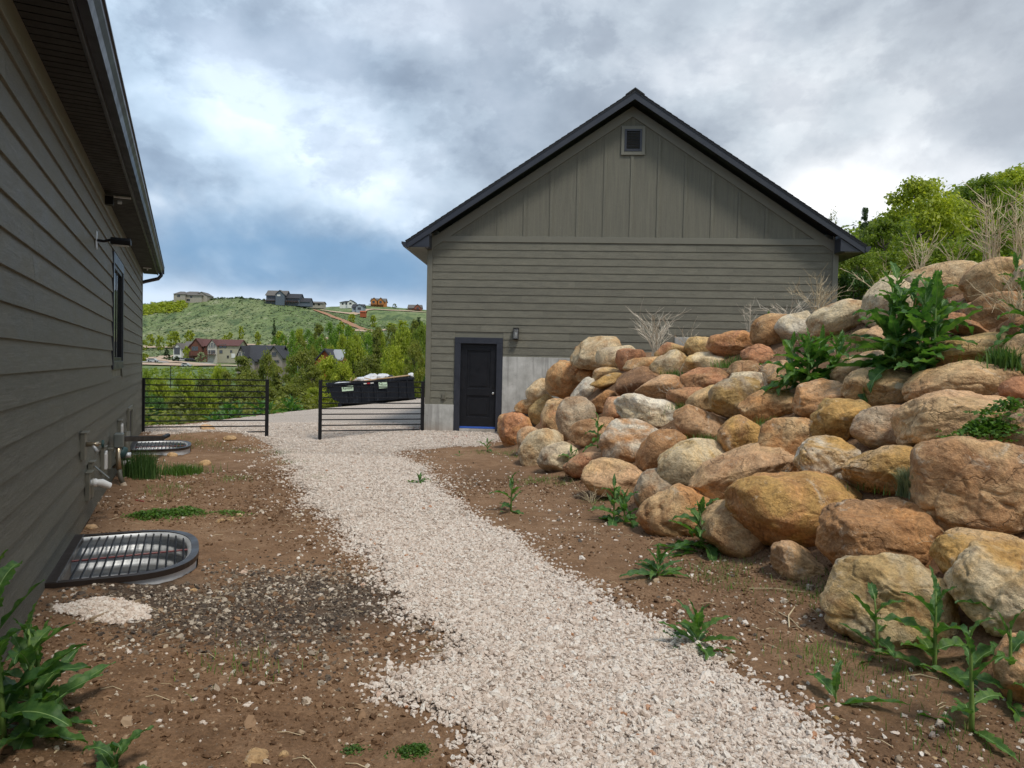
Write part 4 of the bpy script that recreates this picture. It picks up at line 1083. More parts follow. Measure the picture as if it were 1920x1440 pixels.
B(1771, 532, 118, 66, 6, 'cream', 'tan', .15, 'smooth {c} boulder on the skyline above the tall leafy plant', sub=5)
B(1866, 532, 95, 72, 8, 'tan', 'brown', .35, '{c} boulder on the skyline under the tall dead stalks', sub=5)
B(1868, 584, 84, 62, 12, 'brown', 'tan', .55, 'angular {c} rock in dry grass at the right')
B(1918, 618, 70, 48, 0, 'red', 'brown', .5, 'small {c} rock at the right edge in dry grass')
B(1925, 530, 60, 60, 0, 'grey', 'tan', .3, '{c} boulder at the right edge of the skyline')
B(1832, 583, 46, 32, 0, 'red', 'pink', .4, 'tiny {c} stone behind the tall leafy plant')
B(1813, 610, 90, 36, -18, 'brown', 'red', .6, 'thin {c} slab right of the tall leafy plant')
# fillers seen between the big ones
for i, (a, b, s) in enumerate([(1118, 770, 26), (1208, 818, 30), (1262, 862, 26), (1325, 745, 28), (1400, 715, 30), (1345, 700, 24), (1590, 660, 26), (1690, 725, 20), (1520, 905, 20), (1640, 920, 24), (1745, 880, 30), (1620, 830, 24), (1760, 1000, 22), (1235, 905, 24), (1555, 800, 26)]):
    pass
boulders = []
rr_ = random.Random(77)
for i, (px, py, w_, h_, rot, ca, cb, ang, lab, dep, lift, sub) in enumerate(BL):
    w0, h0 = w_, h_
    k_ = 1.17 if py < 1000 else 1.08
    w_, h_ = w_ * k_, h_ * k_
    ylim = np.interp(px, [1000, 1100, 1250, 1350, 1450, 1560, 1660, 1760, 1900, 1930], [16.4, 15.2, 13.2, 11.9, 10.6, 9.8, 9.2, 8.8, 8.2, 8.2])
    P = hit(px, py, 0, 2.0, 17.0)
    for _ in range(4):
        Yd = min(P.y, ylim); W2 = w_ / FP * Yd / 2; H2 = h_ / FP * Yd / 2
        lf = (lift if lift is not None else min(.40 * max(H2, W2 * .6) + .045, .30))
        P = hit(px, py, lf, 2.0, 17.0)
    if P.y > ylim: P = at(px, py, float(ylim))
    v, f = rock_shape(sub, 100 + i, min(1, ang + .14), 1.0 if ang > .2 else .55, 2.6 if ang > .45 else 2.3)
    # bring the silhouette to the wanted extent
    v = v / np.array([(v[:, 0].max() - v[:, 0].min()) / 2, 1, (v[:, 2].max() - v[:, 2].min()) / 2])
    Dp = min(max(W2, H2), .55) * dep * .5 + min(W2, H2) * .5
    v = v * np.array([W2 * 1.03, Dp, H2 * 1.03])
    o = link('boulder', meshdata('boulder', v, f, MAT['boulder_rock'], True))
    d = Vector((P.x, P.y, 0)).normalized()
    yaw = -math.atan2(d.x, d.y)
    M = Matrix.Rotation(yaw, 4, 'Z') @ Matrix.Rotation(-ROLL - math.radians(rot), 4, 'Y') @ Matrix.Rotation(rr_.uniform(-.12, .12), 4, 'Z')
    o.matrix_world = Matrix.Translation(P) @ M
    j = rr_.uniform(.9, 1.12)
    o.color = tuple(c * j for c in C_[ca]) + (1,); o['tint_b'] = [c * j for c in C_[cb]]
    tag(o, lab.format(c=CW[ca]), 'boulder', 'boulders heaped on the slope')
    boulders.append(o)

# ------------------------------------------------------------------ loose stones (stuff, instanced on points)
def stone_field(name, mat, pts, scl, seed, label=None, flat=.62):
    R = np.random.RandomState(seed); n = len(pts)
    me = bpy.data.meshes.new(name); me.vertices.add(n); me.vertices.foreach_set('co', pts.astype(np.float32).ravel())
    def attr(nm, typ, arr, key):
        a = me.attributes.new(nm, typ, 'POINT'); a.data.foreach_set(key, arr.ravel())
    rot = np.stack([R.uniform(-.7, .7, n), R.uniform(-.7, .7, n), R.uniform(0, 6.28, n)], -1).astype(np.float32)
    sc = (scl[:, None] * np.stack([R.uniform(.75, 1.35, n), R.uniform(.65, 1.1, n), R.uniform(.45, .95, n) * flat / .62], -1)).astype(np.float32)
    attr('rot', 'FLOAT_VECTOR', rot, 'vector'); attr('scl', 'FLOAT_VECTOR', sc, 'vector')
    attr('pick', 'INT', R.randint(0, 7, n).astype(np.int32), 'value'); attr('rv', 'FLOAT', R.rand(n).astype(np.float32), 'value')
    me.update()
    o = link(name, me, kind='stuff')
    if label: o['label'] = label
    ng = bpy.data.node_groups.new(name, 'GeometryNodeTree')
    ng.interface.new_socket('Geometry', in_out='INPUT', socket_type='NodeSocketGeometry')
    ng.interface.new_socket('Geometry', in_out='OUTPUT', socket_type='NodeSocketGeometry')
    N = ng.nodes; L = ng.links
    gi = N.new('NodeGroupInput'); go = N.new('NodeGroupOutput')
    gti = N.new('GeometryNodeGeometryToInstance')
    for k in range(7):
        ic = N.new('GeometryNodeMeshIcoSphere'); ic.inputs['Radius'].default_value = 1.0; ic.inputs['Subdivisions'].default_value = 2 if k % 2 else 1
        if k % 2 == 0: ic.inputs['Subdivisions'].default_value = 2
        pos = N.new('GeometryNodeInputPosition'); nz = N.new('ShaderNodeTexNoise'); nz.noise_dimensions = '4D'
        nz.inputs['Scale'].default_value = 1.15; nz.inputs['Detail'].default_value = 1.0; nz.inputs['W'].default_value = k * 3.7 + seed
        L.new(pos.outputs[0], nz.inputs['Vector'])
        sb = N.new('ShaderNodeVectorMath'); sb.operation = 'SUBTRACT'; sb.inputs[1].default_value = (.5, .5, .5); L.new(nz.outputs['Color'], sb.inputs[0])
        ml = N.new('ShaderNodeVectorMath'); ml.operation = 'SCALE'; ml.inputs['Scale'].default_value = 2.3; L.new(sb.outputs[0], ml.inputs[0])
        sp = N.new('GeometryNodeSetPosition'); L.new(ic.outputs[0], sp.inputs[0]); L.new(ml.outputs[0], sp.inputs['Offset'])
        sm = N.new('GeometryNodeSetMaterial'); sm.inputs['Material'].default_value = mat; L.new(sp.outputs[0], sm.inputs[0])
        L.new(sm.outputs[0], gti.inputs[0])
    def named(nm, typ):
        q = N.new('GeometryNodeInputNamedAttribute'); q.data_type = typ; q.inputs[0].default_value = nm; return q.outputs[0]
    iop = N.new('GeometryNodeInstanceOnPoints')
    L.new(gi.outputs[0], iop.inputs['Points']); L.new(gti.outputs[0], iop.inputs['Instance']); iop.inputs['Pick Instance'].default_value = True
    L.new(named('pick', 'INT'), iop.inputs['Instance Index'])
    e2r = N.new('FunctionNodeEulerToRotation'); L.new(named('rot', 'FLOAT_VECTOR'), e2r.inputs[0]); L.new(e2r.outputs[0], iop.inputs['Rotation'])
    L.new(named('scl', 'FLOAT_VECTOR'), iop.inputs['Scale']); L.new(iop.outputs[0], go.inputs[0])
    md = o.modifiers.new('stones', 'NODES'); md.node_group = ng
    return o
RS = np.random.RandomState(4)
def in_view(x, y, m=.12):
    return (np.abs(x) < (y + .6) * (.74 + m)) & (y > 1.3)
def not_well(x, y):
    tw, nw = to_wall(x, y); ok = nw > .02
    for (t0, t1, dep) in WELLS: ok &= ~((tw > t0 - .05) & (tw < t1 + .05) & (nw < dep + .05))
    return ok
def cand(n, x0, x1, y0, y1):
    return RS.uniform(x0, x1, n), RS.uniform(y0, y1, n)
# dense crushed stone on the path
xs, ys = [], []
for (n, x0, x1, y0, y1) in ((190000, -3.0, 3.6, 1.6, 7.0), (90000, -5.5, 1.6, 7.0, 12.0), (52000, -8.5, 1.0, 12.0, 19.0)):
    a, b = cand(n, x0, x1, y0, y1); xs.append(a); ys.append(b)
x = np.concatenate(xs); y = np.concatenate(ys); pmk = path_mask(x, y)
pr = 1 / (1 + np.exp(-(pmk - .05) / .06))
hole = fb2(x, y, .9, 4, .6, 21.0)                  # worn thin places near the front
thin = np.clip((hole - .12) * 4, 0, 1) * np.clip((4.3 - y) / 1.5, 0, 1) * np.clip((1.0 - x) / 1.0, 0, 1)
keep = (RS.rand(len(x)) < pr * (1 - .85 * thin)) & in_view(x, y) & not_well(x, y)
x, y, pmk = x[keep], y[keep], pmk[keep]
s = np.clip(RS.lognormal(math.log(.0100), .30, len(x)), .005, .023)
z = gz(x, y) + np.clip(pmk * .22, -.0, .022) + s * RS.uniform(-.2, .35, len(x))
stone_field('gravel', MAT['stone_pale'], np.stack([x, y, z], -1), s, 1)
# strays beside the path and on bare soil
a, b = cand(110000, -6, 4.5, 1.4, 13); pmk = path_mask(a, b)
cl = fb2(a, b, 1.6, 4, .6, 31.0)
pr = .55 * np.exp(-np.abs(np.minimum(pmk, 0)) / .26) * np.clip(cl * 3.5 + .6, 0, 1) + .04 * np.clip(cl * 4 + .5, 0, 1) + .009
dsq = ((a - pc.x) / 1.25) ** 2 + ((b - pc.y) / .75) ** 2
pr = pr + .5 * np.exp(-dsq) * np.clip(cl * 4 + .8, 0, 1)
keep = (pmk < .02) & (RS.rand(len(a)) < pr) & in_view(a, b) & not_well(a, b) & (slope_s(a, b) < .4)
a, b, dsq = a[keep], b[keep], dsq[keep]
s = np.clip(RS.lognormal(math.log(.0092), .38, len(a)), .004, .028)
pts = np.stack([a, b, gz(a, b) + s * .1], -1)
mixm = (dsq < 1.3) | (RS.rand(len(a)) < .35)
stone_field('stray_gravel', MAT['stone_pale'], pts[~mixm], s[~mixm], 2)
stone_field('mixed_pebbles', MAT['stone_mixed'], pts[mixm], s[mixm] * 1.05, 3)
a = RS.normal(pc.x, .55, 10000); b = RS.normal(pc.y, .42, 10000); cl = fb2(a, b, 2.4, 4, .6, 4.0)
keep = (path_mask(a, b) < .03) & not_well(a, b) & (RS.rand(len(a)) < np.clip(.75 - cl * 1.6, .1, 1)) & in_view(a, b); a, b = a[keep], b[keep]
s = np.clip(RS.lognormal(math.log(.0075), .4, len(a)), .003, .02)
stone_field('dark_gravel', MAT['stone_dark'], np.stack([a, b, gz(a, b) + s * .1], -1), s, 8)
# crumbs of soil and grit everywhere on the bare ground
a, b = cand(120000, -5, 5.5, 1.4, 10); pmk = path_mask(a, b)
keep = (pmk < -.02) & in_view(a, b) & not_well(a, b) & (RS.rand(len(a)) < .85 * np.clip(fb2(a, b, 1.1, 4, .6, 41.) * 2.2 + .55, .1, 1))
a, b = a[keep], b[keep]; s = np.clip(RS.lognormal(math.log(.0055), .5, len(a)), .002, .028)
m, t = newmat('soil_crumb'); rv = t.n('ShaderNodeAttribute', attribute_type='INSTANCER', attribute_name='rv').outputs['Fac']
finish(t, t.ramp(rv, [(0, (.10, .058, .034)), (.5, (.20, .12, .07)), (.86, (.30, .195, .12)), (.94, (.46, .37, .27)), (1, (.58, .5, .41))]), .95, spec=.1)
stone_field('soil_crumbs', MAT['soil_crumb'], np.stack([a, b, gz(a, b) + s * .2], -1), s, 5)
# heap of clean gravel against the near window well, held by a board
hp = hit(200, 1150)
a = RS.normal(hp.x, .14, 2300); b = RS.normal(hp.y, .085, 2300)
q = ((a - hp.x) / .26) ** 2 + ((b - hp.y) / .16) ** 2; k_ = (q + .9 * fb2(a, b, 7, 3, .6, 61.) < .85 + .5 * RS.rand(len(a)) ** 3) & not_well(a, b); a, b, q = a[k_], b[k_], q[k_]
stone_field('gravel_heap', MAT['stone_pale'], np.stack([a, b, gz(a, b) + .04 * np.clip(1 - q, 0, 1) * RS.rand(len(a)) + .008], -1), RS.uniform(.010, .019, len(a)), 6)
p0 = hit(172, 1172); p1 = hit(262, 1140)
o = MB().box(-.01, (p1 - p0).length, -.008, .008, -.03, .045).build('wood_board', MAT['trim_wood'], bevel=.002, label='short pale board edge holding the small gravel heap by the near window well', cat='board')
o.location = p0; o.rotation_euler = (0, 0, math.atan2(p1.y - p0.y, p1.x - p0.x))

# individual rocks one can point at
ROCKS = [(478, 1427, 62, 26, 'tan', 'flat tan rock at the bottom edge left of the path'), (384, 872, 22, 15, 'tan', 'tan rock near the far window well'),
 (334, 1003, 24, 10, 'cream', 'pale rock behind the rounded end of the near window well'), (170, 992, 26, 11, 'pink', 'pinkish flat rock near the wall behind the near window well'),
 (432, 976, 15, 10, 'white', 'whitish rock right of the green clover patch'), (450, 968, 15, 9, 'cream', 'cream rock farthest right of the clover patch'), (412, 979, 18, 10, 'yellow', 'yellowish rock at the edge of the clover patch'),
 (296, 847, 14, 8, 'cream', 'small rock by the rim of the far window well'), (322, 855, 22, 9, 'tan', 'flat tan rock at the tip of the far window well'), (386, 806, 34, 12, 'pink', 'pinkish rock on the mound under the left fence panel'),
 (430, 824, 26, 8, 'cream', 'pale flat rock on top of the mound'), (1623, 1314, 12, 16, 'red', 'small brick red stone at the right edge of the gravel'), (1567, 1350, 18, 12, 'olive', 'olive brown stone among the gravel at the right'),
 (1490, 1422, 12, 10, 'red', 'reddish stone in the gravel near the bottom right'), (1752, 1428, 16, 14, 'cream', 'cream stone near the bottom right corner'), (1738, 1415, 14, 12, 'white', 'white stone near the bottom right corner'),
 (1473, 1246, 12, 10, 'white', 'white stone lying alone between weed and gravel edge'), (1555, 1175, 12, 9, 'cream', 'cream pebble before the front yellow boulder'), (530, 1420, 24, 20, 'cream', 'angular cream stone at the bottom left of the path'), (362, 1110, 18, 9, 'tan', 'tan stone in front of the near window well')]
for i, (px, py, w_, h_, c_, lab) in enumerate(ROCKS):
    P = hit(px, py, .0, 1.5, 20, False); W2 = w_ / FP * P.y / 2; H2 = max(h_ / FP * P.y / 2, W2 * .45)
    v, f = rock_shape(3, 900 + i, .6)
    v = v * np.array([W2, W2 * .8, H2])
    o = link('loose_rock', meshdata('loose_rock', v, f, MAT['boulder_rock'], True)); o.location = P + Vector((0, 0, H2 * .35))
    o.rotation_euler = (rr_.uniform(-.2, .2), rr_.uniform(-.2, .2), rr_.uniform(0, 6))
    o.color = tuple(c * 1.1 for c in C_[c_]) + (1,); o['tint_b'] = list(C_['tan'])
    tag(o, lab, 'rock', 'loose rocks on the soil')
# ------------------------------------------------------------------ broad leaved weeds
def leaf_mesh(name, seed, width=.23, bend=.9, wavy=.035, lobes=0.0, nl=20):
    R = random.Random(seed); cs = [-1, -.5, -.055, .055, .5, 1]
    v, f, mi = [], [], []
    ph = R.uniform(0, 6)
    x0 = 0; z0 = 0; ang = .35
    for i in range(nl + 1):
        s = i / nl
        a = ang - bend * s ** 1.4
        if i: x0 += math.cos(a) / nl; z0 += math.sin(a) / nl
        wd = width * (math.sin(math.pi * min(1, s * .93 + .07) ** .75) ** .8) * (.35 + .65 * min(1, s / .3)) if s < 1 else 0.002
        if s < .12: wd *= .35 + 4 * s
        wl = wd * (1 + lobes * math.sin(s * 38 + ph)) * (1 + (.16 if i % 2 else -.10) * (0 < i < nl - 1))
        for c in cs:
            hgt = .045 * wd / .2 * abs(c) ** 1.5 + (abs(c) ** 2) * wavy * math.sin(s * 22 + ph + (1.6 if c > 0 else 0)) + (abs(c) == .5) * wavy * .25 * math.sin(s * 31 + ph)
            cc = c * wl / 2 if abs(c) > .1 else c * width / 2 * (1 - .7 * s)
            v.append((x0 - math.sin(a) * hgt, cc, z0 + math.cos(a) * hgt - (.012 if abs(c) < .1 else 0) * (1 - s)))
    for i in range(nl):
        for k in range(5):
            b = i * 6 + k; f.append((b, b + 1, b + 7, b + 6)); mi.append(1 if k == 2 else 0)
    me = meshdata(name, v, f, [MAT['dock_leaf'], MAT['leaf_rib']], True, mi)
    return me
LV = [leaf_mesh('leaf', i, w_, b_, wv, lb) for i, (w_, b_, wv, lb) in enumerate([(.27, .9, .03, .10), (.30, 1.5, .035, .12), (.25, .5, .026, .14), (.28, 1.9, .04, .1), (.23, .2, .024, .14), (.31, 1.1, .045, .1)])]
LVN = [leaf_mesh('leaf', 20 + i, w_, b_, wv, lb) for i, (w_, b_, wv, lb) in enumerate([(.24, .7, .025, .16), (.21, .3, .02, .2), (.26, 1.3, .03, .14)])]
def weed(base, H, nleaf, L, label, seed, stems=1, kind='dock', up=1.0, spread=.0, name='leafy_weed', cat='weed', group='broad leaved weeds', lean=(0, 0)):
    R = random.Random(seed)
    r = empty(name, base, R.uniform(-.3, .3), label=label, cat=cat, group=group)
    pool = LV if kind == 'dock' else LVN
    per = max(3, nleaf // stems)
    for s in range(stems):
        oa = R.uniform(0, 6.28); od = spread * (.4 + .6 * R.random()) if stems > 1 else 0
        bx, by = math.cos(oa) * od, math.sin(oa) * od
        hs = H * R.uniform(.75, 1.0) if s else H
        lx, ly = lean[0] + R.uniform(-.08, .08), lean[1] + R.uniform(-.08, .08)
        pts = [Vector((bx + lx * hs * q ** 1.5, by + ly * hs * q ** 1.5, hs * q * .92 - .02)) for q in (0, .25, .5, .75, 1)]
        rad = max(.004, .0125 * min(1, H / .5))
        MB().tube(pts, [rad, rad * .9, rad * .75, rad * .55, rad * .25], 7).build('stem', MAT['stem_green'], r, True)
        az = R.uniform(0, 6.28)
        for k in range(per):
            q = (k + .3) / per
            az += 2.4 + R.uniform(-.35, .35)
            zq = q * q * .55 + q * .45
            P = pts[0].lerp(pts[-1], zq * .97)
            P = Vector((bx + lx * hs * zq ** 1.5, by + ly * hs * zq ** 1.5, hs * .92 * zq * .98 - .01))
            el = (-.25 + 1.35 * q ** 1.1) * up + R.uniform(-.15, .15)
            ll = 1.15 * L * (1 - .5 * q) * R.uniform(.75, 1.1)
            if q > .82: el = max(el, .95); ll *= .8
            o = bpy.data.objects.new('leaf', R.choice(pool)); COL.objects.link(o); o.parent = r
            o.matrix_local = Matrix.Translation(P) @ Matrix.Rotation(az, 4, 'Z') @ Matrix.Rotation(-el, 4, 'Y') @ Matrix.Rotation(R.uniform(-.35, .35), 4, 'X') @ Matrix.Scale(ll, 4)
    return r
def g(px, py, sink=.01, y1=30):
    P = hit(px, py, 0, 1.5, y1, False); P.z -= sink; return P
W = [
 (8, 1395, .88, 26, .34, 1, 'dock', 'tall weed at the left edge, its pale stem against the wall', {}),
 (72, 1370, .56, 28, .33, 2, 'dock', 'bushy large leaved weed in the lower left corner', dict(stems=2, spread=.08)),
 (215, 1455, .14, 7, .26, 0, 'dock', 'weed rosette cut by the bottom edge at the left', {}),
 (1305, 1032, .46, 24, .40, 0, 'dock', 'weed with blue green upright leaves before the half sunk boulder', dict(stems=2, spread=.08)),
 (1165, 980, .46, 24, .34, 0, 'dock', 'twin stemmed weed at the pile foot', dict(stems=2, spread=.1)),
 (958, 960, .46, 10, .30, 0, 'narrow', 'slender single weed alone on bare soil right of the path', {}),
 (787, 910, .13, 11, .24, 0, 'narrow', 'small weed rosette growing out of the gravel path', {}),
 (1235, 1080, .17, 14, .30, 0, 'narrow', 'low narrow leaved rosette on soil below the twin stemmed weed', {}),
 (1308, 1215, .20, 15, .34, 0, 'narrow', 'star shaped weed at the right edge of the gravel', {}),
 (1645, 1232, .42, 8, .32, 0, 'dock', 'upright weed left of the front yellow boulder foot', dict(up=.9)),
 (1752, 1262, .52, 12, .36, 0, 'dock', 'tallest weed before the front yellow boulder', {}),
 (1822, 1372, .54, 10, .30, 0, 'narrow', 'light green weed with yellow stem in the lower right', {}),
 (1893, 1322, .48, 10, .32, 0, 'dock', 'weed beside the right edge below the marbled boulder', {}),
 (1568, 1322, .16, 5, .32, 0, 'narrow', 'small three leaved weed beside the brick red stone', {}),
 (1888, 1210, .24, 8, .34, 0, 'narrow', 'thin weed in front of the marbled boulder', {}),
 (914, 846, .22, 6, .30, 0, 'narrow', 'small weed at the end of the gravel before the rusty boulders', {}),
 (862, 855, .10, 5, .13, 0, 'narrow', 'tiny weed on the soil edge near the garage', {}),
]
for i, (px, py, H, nlf, L, _, kd, lab, kw) in enumerate(W):
    weed(g(px, py), H, nlf, L, lab, 300 + i, kind=kd, **kw)
YL = lambda px: float(np.interp(px, [1000, 1100, 1250, 1350, 1450, 1560, 1660, 1760, 1900, 1930], [16.4, 15.2, 13.2, 11.9, 10.6, 9.8, 9.2, 8.8, 8.2, 8.2]))
def on_slope(px, py, lift):
    P = hit(px, py, lift, 2, 17); return P if P.y <= YL(px) else at(px, py, YL(px))
weed(on_slope(1121, 838, .16), .52, 12, .28, 'weed with one upright leaf among the left boulders', 350, up=.8)
weed(on_slope(1070, 868, .10), .20, 6, .28, 'lone broad leaf plant between the cream boulders', 351, up=1.2)
weed(on_slope(1528, 722, .12), .60, 84, .46, 'leafy green bush spilling over the middle boulders', 352, stems=7, spread=.26, up=1.0)
weed(on_slope(1722, 690, .14), 1.02, 130, .52, 'tall leafy plant, biggest on the boulder slope', 353, stems=8, spread=.30, up=.95)
weed(on_slope(1912, 640, .14), .70, 22, .34, 'dark leafy plant at the right edge of the slope', 354, stems=2, spread=.12)
weed(on_slope(1905, 540, .14), .35, 10, .26, 'small leafy plant at the right skyline of the slope', 355)
weed(on_slope(1440, 618, .2), .3, 7, .2, 'small bright leafed plant on the skyline boulders', 356, kind='narrow')
# a yellowed leaf at the foot of the corner weed
o = link('yellow_leaf', leaf_mesh('yellow_leaf', 99, .4, .6, .05, .1)); o.data.materials[0] = MAT['leaf_yellow']; o.data.materials[1] = MAT['leaf_yellow']
o.location = g(28, 1402, -.03); o.scale = (.07,) * 3; o.rotation_euler = (.2, .6, -.6); tag(o, 'curled yellow leaf on the soil under the corner weed', 'leaf')

# ------------------------------------------------------------------ grass, clover, small herbs
def blades(name, centers, n, h, wd, spread, mat, seed, lean=.5, **kw):
    R = np.random.RandomState(seed); vs = []; k = 0
    cs = np.array(centers); ci = R.randint(0, len(cs), n)
    c = cs[ci] + np.concatenate([R.normal(0, 1, (n, 2)) * spread, np.zeros((n, 1))], 1)
    c[:, 2] = gz(c[:, 0], c[:, 1]) - .005 if kw.pop('snap', True) else c[:, 2]
    az = R.uniform(0, 6.283, n); L = h * R.uniform(.5, 1.1, n); ln = R.uniform(.1, 1, n) * lean
    dx, dy = np.cos(az), np.sin(az); px_, py_ = -dy * wd / 2, dx * wd / 2
    def P(s, w_): 
        off = L * ln * s ** 1.8
        return np.stack([c[:, 0] + dx * off + px_ * w_, c[:, 1] + dy * off + py_ * w_, c[:, 2] + L * s * (1 - .25 * ln * s)], -1)
    V_ = np.stack([P(0, -1), P(0, 1), P(.55, .8), P(.55, -.8), P(1, .12), P(1, -.12)], 1).reshape(-1, 3)
    b = np.arange(n)[:, None] * 6
    F = np.concatenate([b + np.array([[0, 1, 2, 3]]), b + np.array([[3, 2, 4, 5]])], 0)
    return link(name, meshdata(name, V_, F, mat, False), **kw)
def leaflets(name, centers, n, size, spread, h, mat, seed, snap=True, **kw):
    """mat of small round leaves (clover like) on a cushion"""
    R = np.random.RandomState(seed); cs = np.array(centers)
    c = cs[R.randint(0, len(cs), n)]
    o2 = R.normal(0, 1, (n, 2)) * np.array(spread); q = np.clip(1 - (o2[:, 0] / (2 * spread[0])) ** 2 - (o2[:, 1] / (2 * spread[1])) ** 2, 0, 1)
    xx = c[:, 0] + o2[:, 0]; yy = c[:, 1] + o2[:, 1]
    zz = (gz(xx, yy) if snap else c[:, 2]) + h * q * R.uniform(.2, 1, n)
    cen = np.stack([xx, yy, zz], -1)
    nrm = R.normal(0, .55, (n, 3)); nrm[:, 2] += 1; nrm /= np.linalg.norm(nrm, axis=1)[:, None]
    a = np.cross(nrm, R.normal(size=(n, 3))); a /= np.linalg.norm(a, axis=1)[:, None]; b = np.cross(nrm, a)
    s = (size * R.uniform(.6, 1.2, n))[:, None]
    V_ = np.stack([cen - a * s, cen - b * s * .7 + nrm * s * .15, cen + a * s, cen + b * s * .7 + nrm * s * .15], 1).reshape(-1, 3)
    return link(name, meshdata(name, V_, np.arange(n * 4).reshape(-1, 4), mat, False), **kw)
leaflets('clover_patch', [g(298, 966), g(330, 966), g(352, 962), g(275, 972)], 2600, .013, (.11, .06), .07, MAT['leaf_grass'], 1, label='bright green clover patch between the two window wells', cat='clover')
leaflets('clover_patch', [g(425, 962), g(440, 966)], 420, .011, (.10, .05), .03, MAT['leaf_grass'], 2, label='thin green sprouts right of the clover patch', cat='clover')
leaflets('clover_patch', [g(775, 1413)], 700, .008, (.035, .022), .02, MAT['leaf_grass'], 3, label='small green patch at the bottom edge beside the gravel', cat='clover')
leaflets('clover_patch', [g(662, 1408)], 150, .007, (.03, .02), .015, MAT['leaf_grass'], 4, label='tiny green sprout at the bottom edge left of the gravel', cat='clover')
cv = on_slope(1850, 812, .36)
leaflets('clover_patch', [cv, cv + Vector((.13, 0, .02)), cv + Vector((-.06, 0, -.04)), cv + Vector((.2, .05, .14))], 1500, .02, (.10, .07), .12, MAT['leaf_grass'], 5, snap=False, label='clover clump hanging on the huge pinkish boulder at the right', cat='clover')
blades('grass_tuft', [g(268, 897), g(262, 893)], 700, .36, .009, .10, MAT['leaf_deep'], 6, .35, label='tall dark grass tuft beside the conduit post', cat='grass')
blades('grass_tuft', [g(335, 890), g(350, 888)], 800, .16, .007, .14, MAT['leaf_grass'], 7, .8, label='low bright grass tuft on the soil left of the mound', cat='grass')
sc_pts = [g(*p) for p in [(370, 832), (345, 838), (455, 845), (330, 826), (405, 838), (300, 930), (950, 852), (975, 855), (1000, 905), (1015, 900), (1545, 1235), (1555, 1240), (1360, 1068), (1345, 1075), (1060, 905), (1540, 1120), (1500, 1110), (1365, 1095), (1130, 940), (910, 850), (1670, 1290), (1800, 1400), (560, 870), (530, 850), (455, 1252), (600, 900), (440, 900), (320, 915)]]
blades('sparse_grass', sc_pts, 3600, .07, .004, .14, MAT['leaf_grass'], 8, .9, kind='stuff')
sl_pts = [on_slope(*p, .05) for p in [(1365, 690), (1395, 680), (1240, 775), (1290, 770), (1125, 800), (1380, 690), (1270, 705), (1640, 660), (1590, 640), (1455, 800), (1880, 690), (1885, 700), (1870, 690), (1330, 830), (1650, 920), (1765, 960)]]
blades('slope_grass', sl_pts, 2600, .13, .006, .12, MAT['leaf_grass'], 9, .9, kind='stuff', snap=False)
blades('fern_tuft', [on_slope(1882, 695, .12), on_slope(1893, 688, .12)], 420, .20, .014, .06, MAT['leaf_deep'], 10, .8, snap=False, label='feathery green tuft at the right between red and yellow boulders', cat='herb')
sg = on_slope(1712, 932, .26)
blades('sage_bush', [sg], 900, .22, .007, .035, MAT['leaf_sage'], 11, .75, snap=False, label='small grey green sage bush on the pointed golden boulder', cat='bush')
blades('sage_bush', [sg + Vector((.12, 0, -.06))], 350, .12, .007, .03, MAT['leaf_sage'], 12, .8, snap=False, label='smaller sage sprig right of the grey green sage bush', cat='bush')
# ------------------------------------------------------------------ dead stalks
def dead_bush(name, base, H, n, spread, label, seed, arch=.4, mat='twig_dry', br=4, rad=.005, cat='dead weed'):
    R = random.Random(seed); m = MB()
    for k in range(n):
        az = R.uniform(0, 6.28); lean = R.uniform(.05, 1) * spread; h = H * R.uniform(.55, 1.0)
        p0 = Vector((R.uniform(-.06, .06) * H, R.uniform(-.06, .06) * H, 0)); pts = [p0]
        w1 = R.uniform(-.3, .3)
        for i in range(1, 7):
            q = i / 6
            pts.append(p0 + Vector((math.cos(az + w1 * q) * lean * h * q ** 1.3, math.sin(az + w1 * q) * lean * h * q ** 1.3, h * (q - arch * q ** 2.6 * (lean / max(spread, .01))))) + Vector((R.uniform(-1, 1), R.uniform(-1, 1), R.uniform(-.5, .5))) * .015 * H)
        m.tube(pts, [rad * (1 - .12 * i) for i in range(7)], 4)
        for b in range(br):
            i = R.randint(2, 5); q0 = pts[i]; a2 = az + R.uniform(-1.4, 1.4); l2 = h * R.uniform(.12, .34)
            up = R.uniform(.3, 1.2)
            q1 = q0 + Vector((math.cos(a2) * l2 * .5, math.sin(a2) * l2 * .5, l2 * up * .5)); q2 = q1 + Vector((math.cos(a2 + .4) * l2 * .4, math.sin(a2 + .4) * l2 * .4, l2 * up * .55))
            m.tube([q0, q1, q2], [rad * .6, rad * .5, rad * .35], 3)
    o = m.build(name, MAT[mat], label=label, cat=cat, group='dead dry weeds on the slope'); o.location = base
    return o
def ds(px, py, lift=.1): 
    P = hit(px, py, lift, 2, 17.0)
    if P.y > YL(px) + .8: P = at(px, py, YL(px) + .5)
    P.z -= .12; return P
dead_bush('dead_bush', ds(1228, 655, .15), 1.05, 26, .85, 'pale dead bush in front of the grey siding', 1, .45, 'twig_grey', 5, .0065)
dead_bush('dead_bush', ds(1290, 645, .15), .6, 9, 1.1, 'low dead twigs beside the foundation step', 2, .5, 'twig_grey', 4)
dead_bush('dead_bush', ds(1475, 600, .15), .8, 16, 1.3, 'arching dead stalks left of the long skyline boulder', 3, .9, 'twig_grey', 3, .006)
dead_bush('dead_bush', ds(1535, 582, .15), .75, 22, .8, 'dense dead twig tangle before the garage corner', 4, .5, 'twig_dry', 6, .004)
dead_bush('dead_bush', ds(1405, 612, .15), .6, 8, .35, 'two thin dead sprigs against the siding', 5, .2, 'twig_grey', 3, .004)
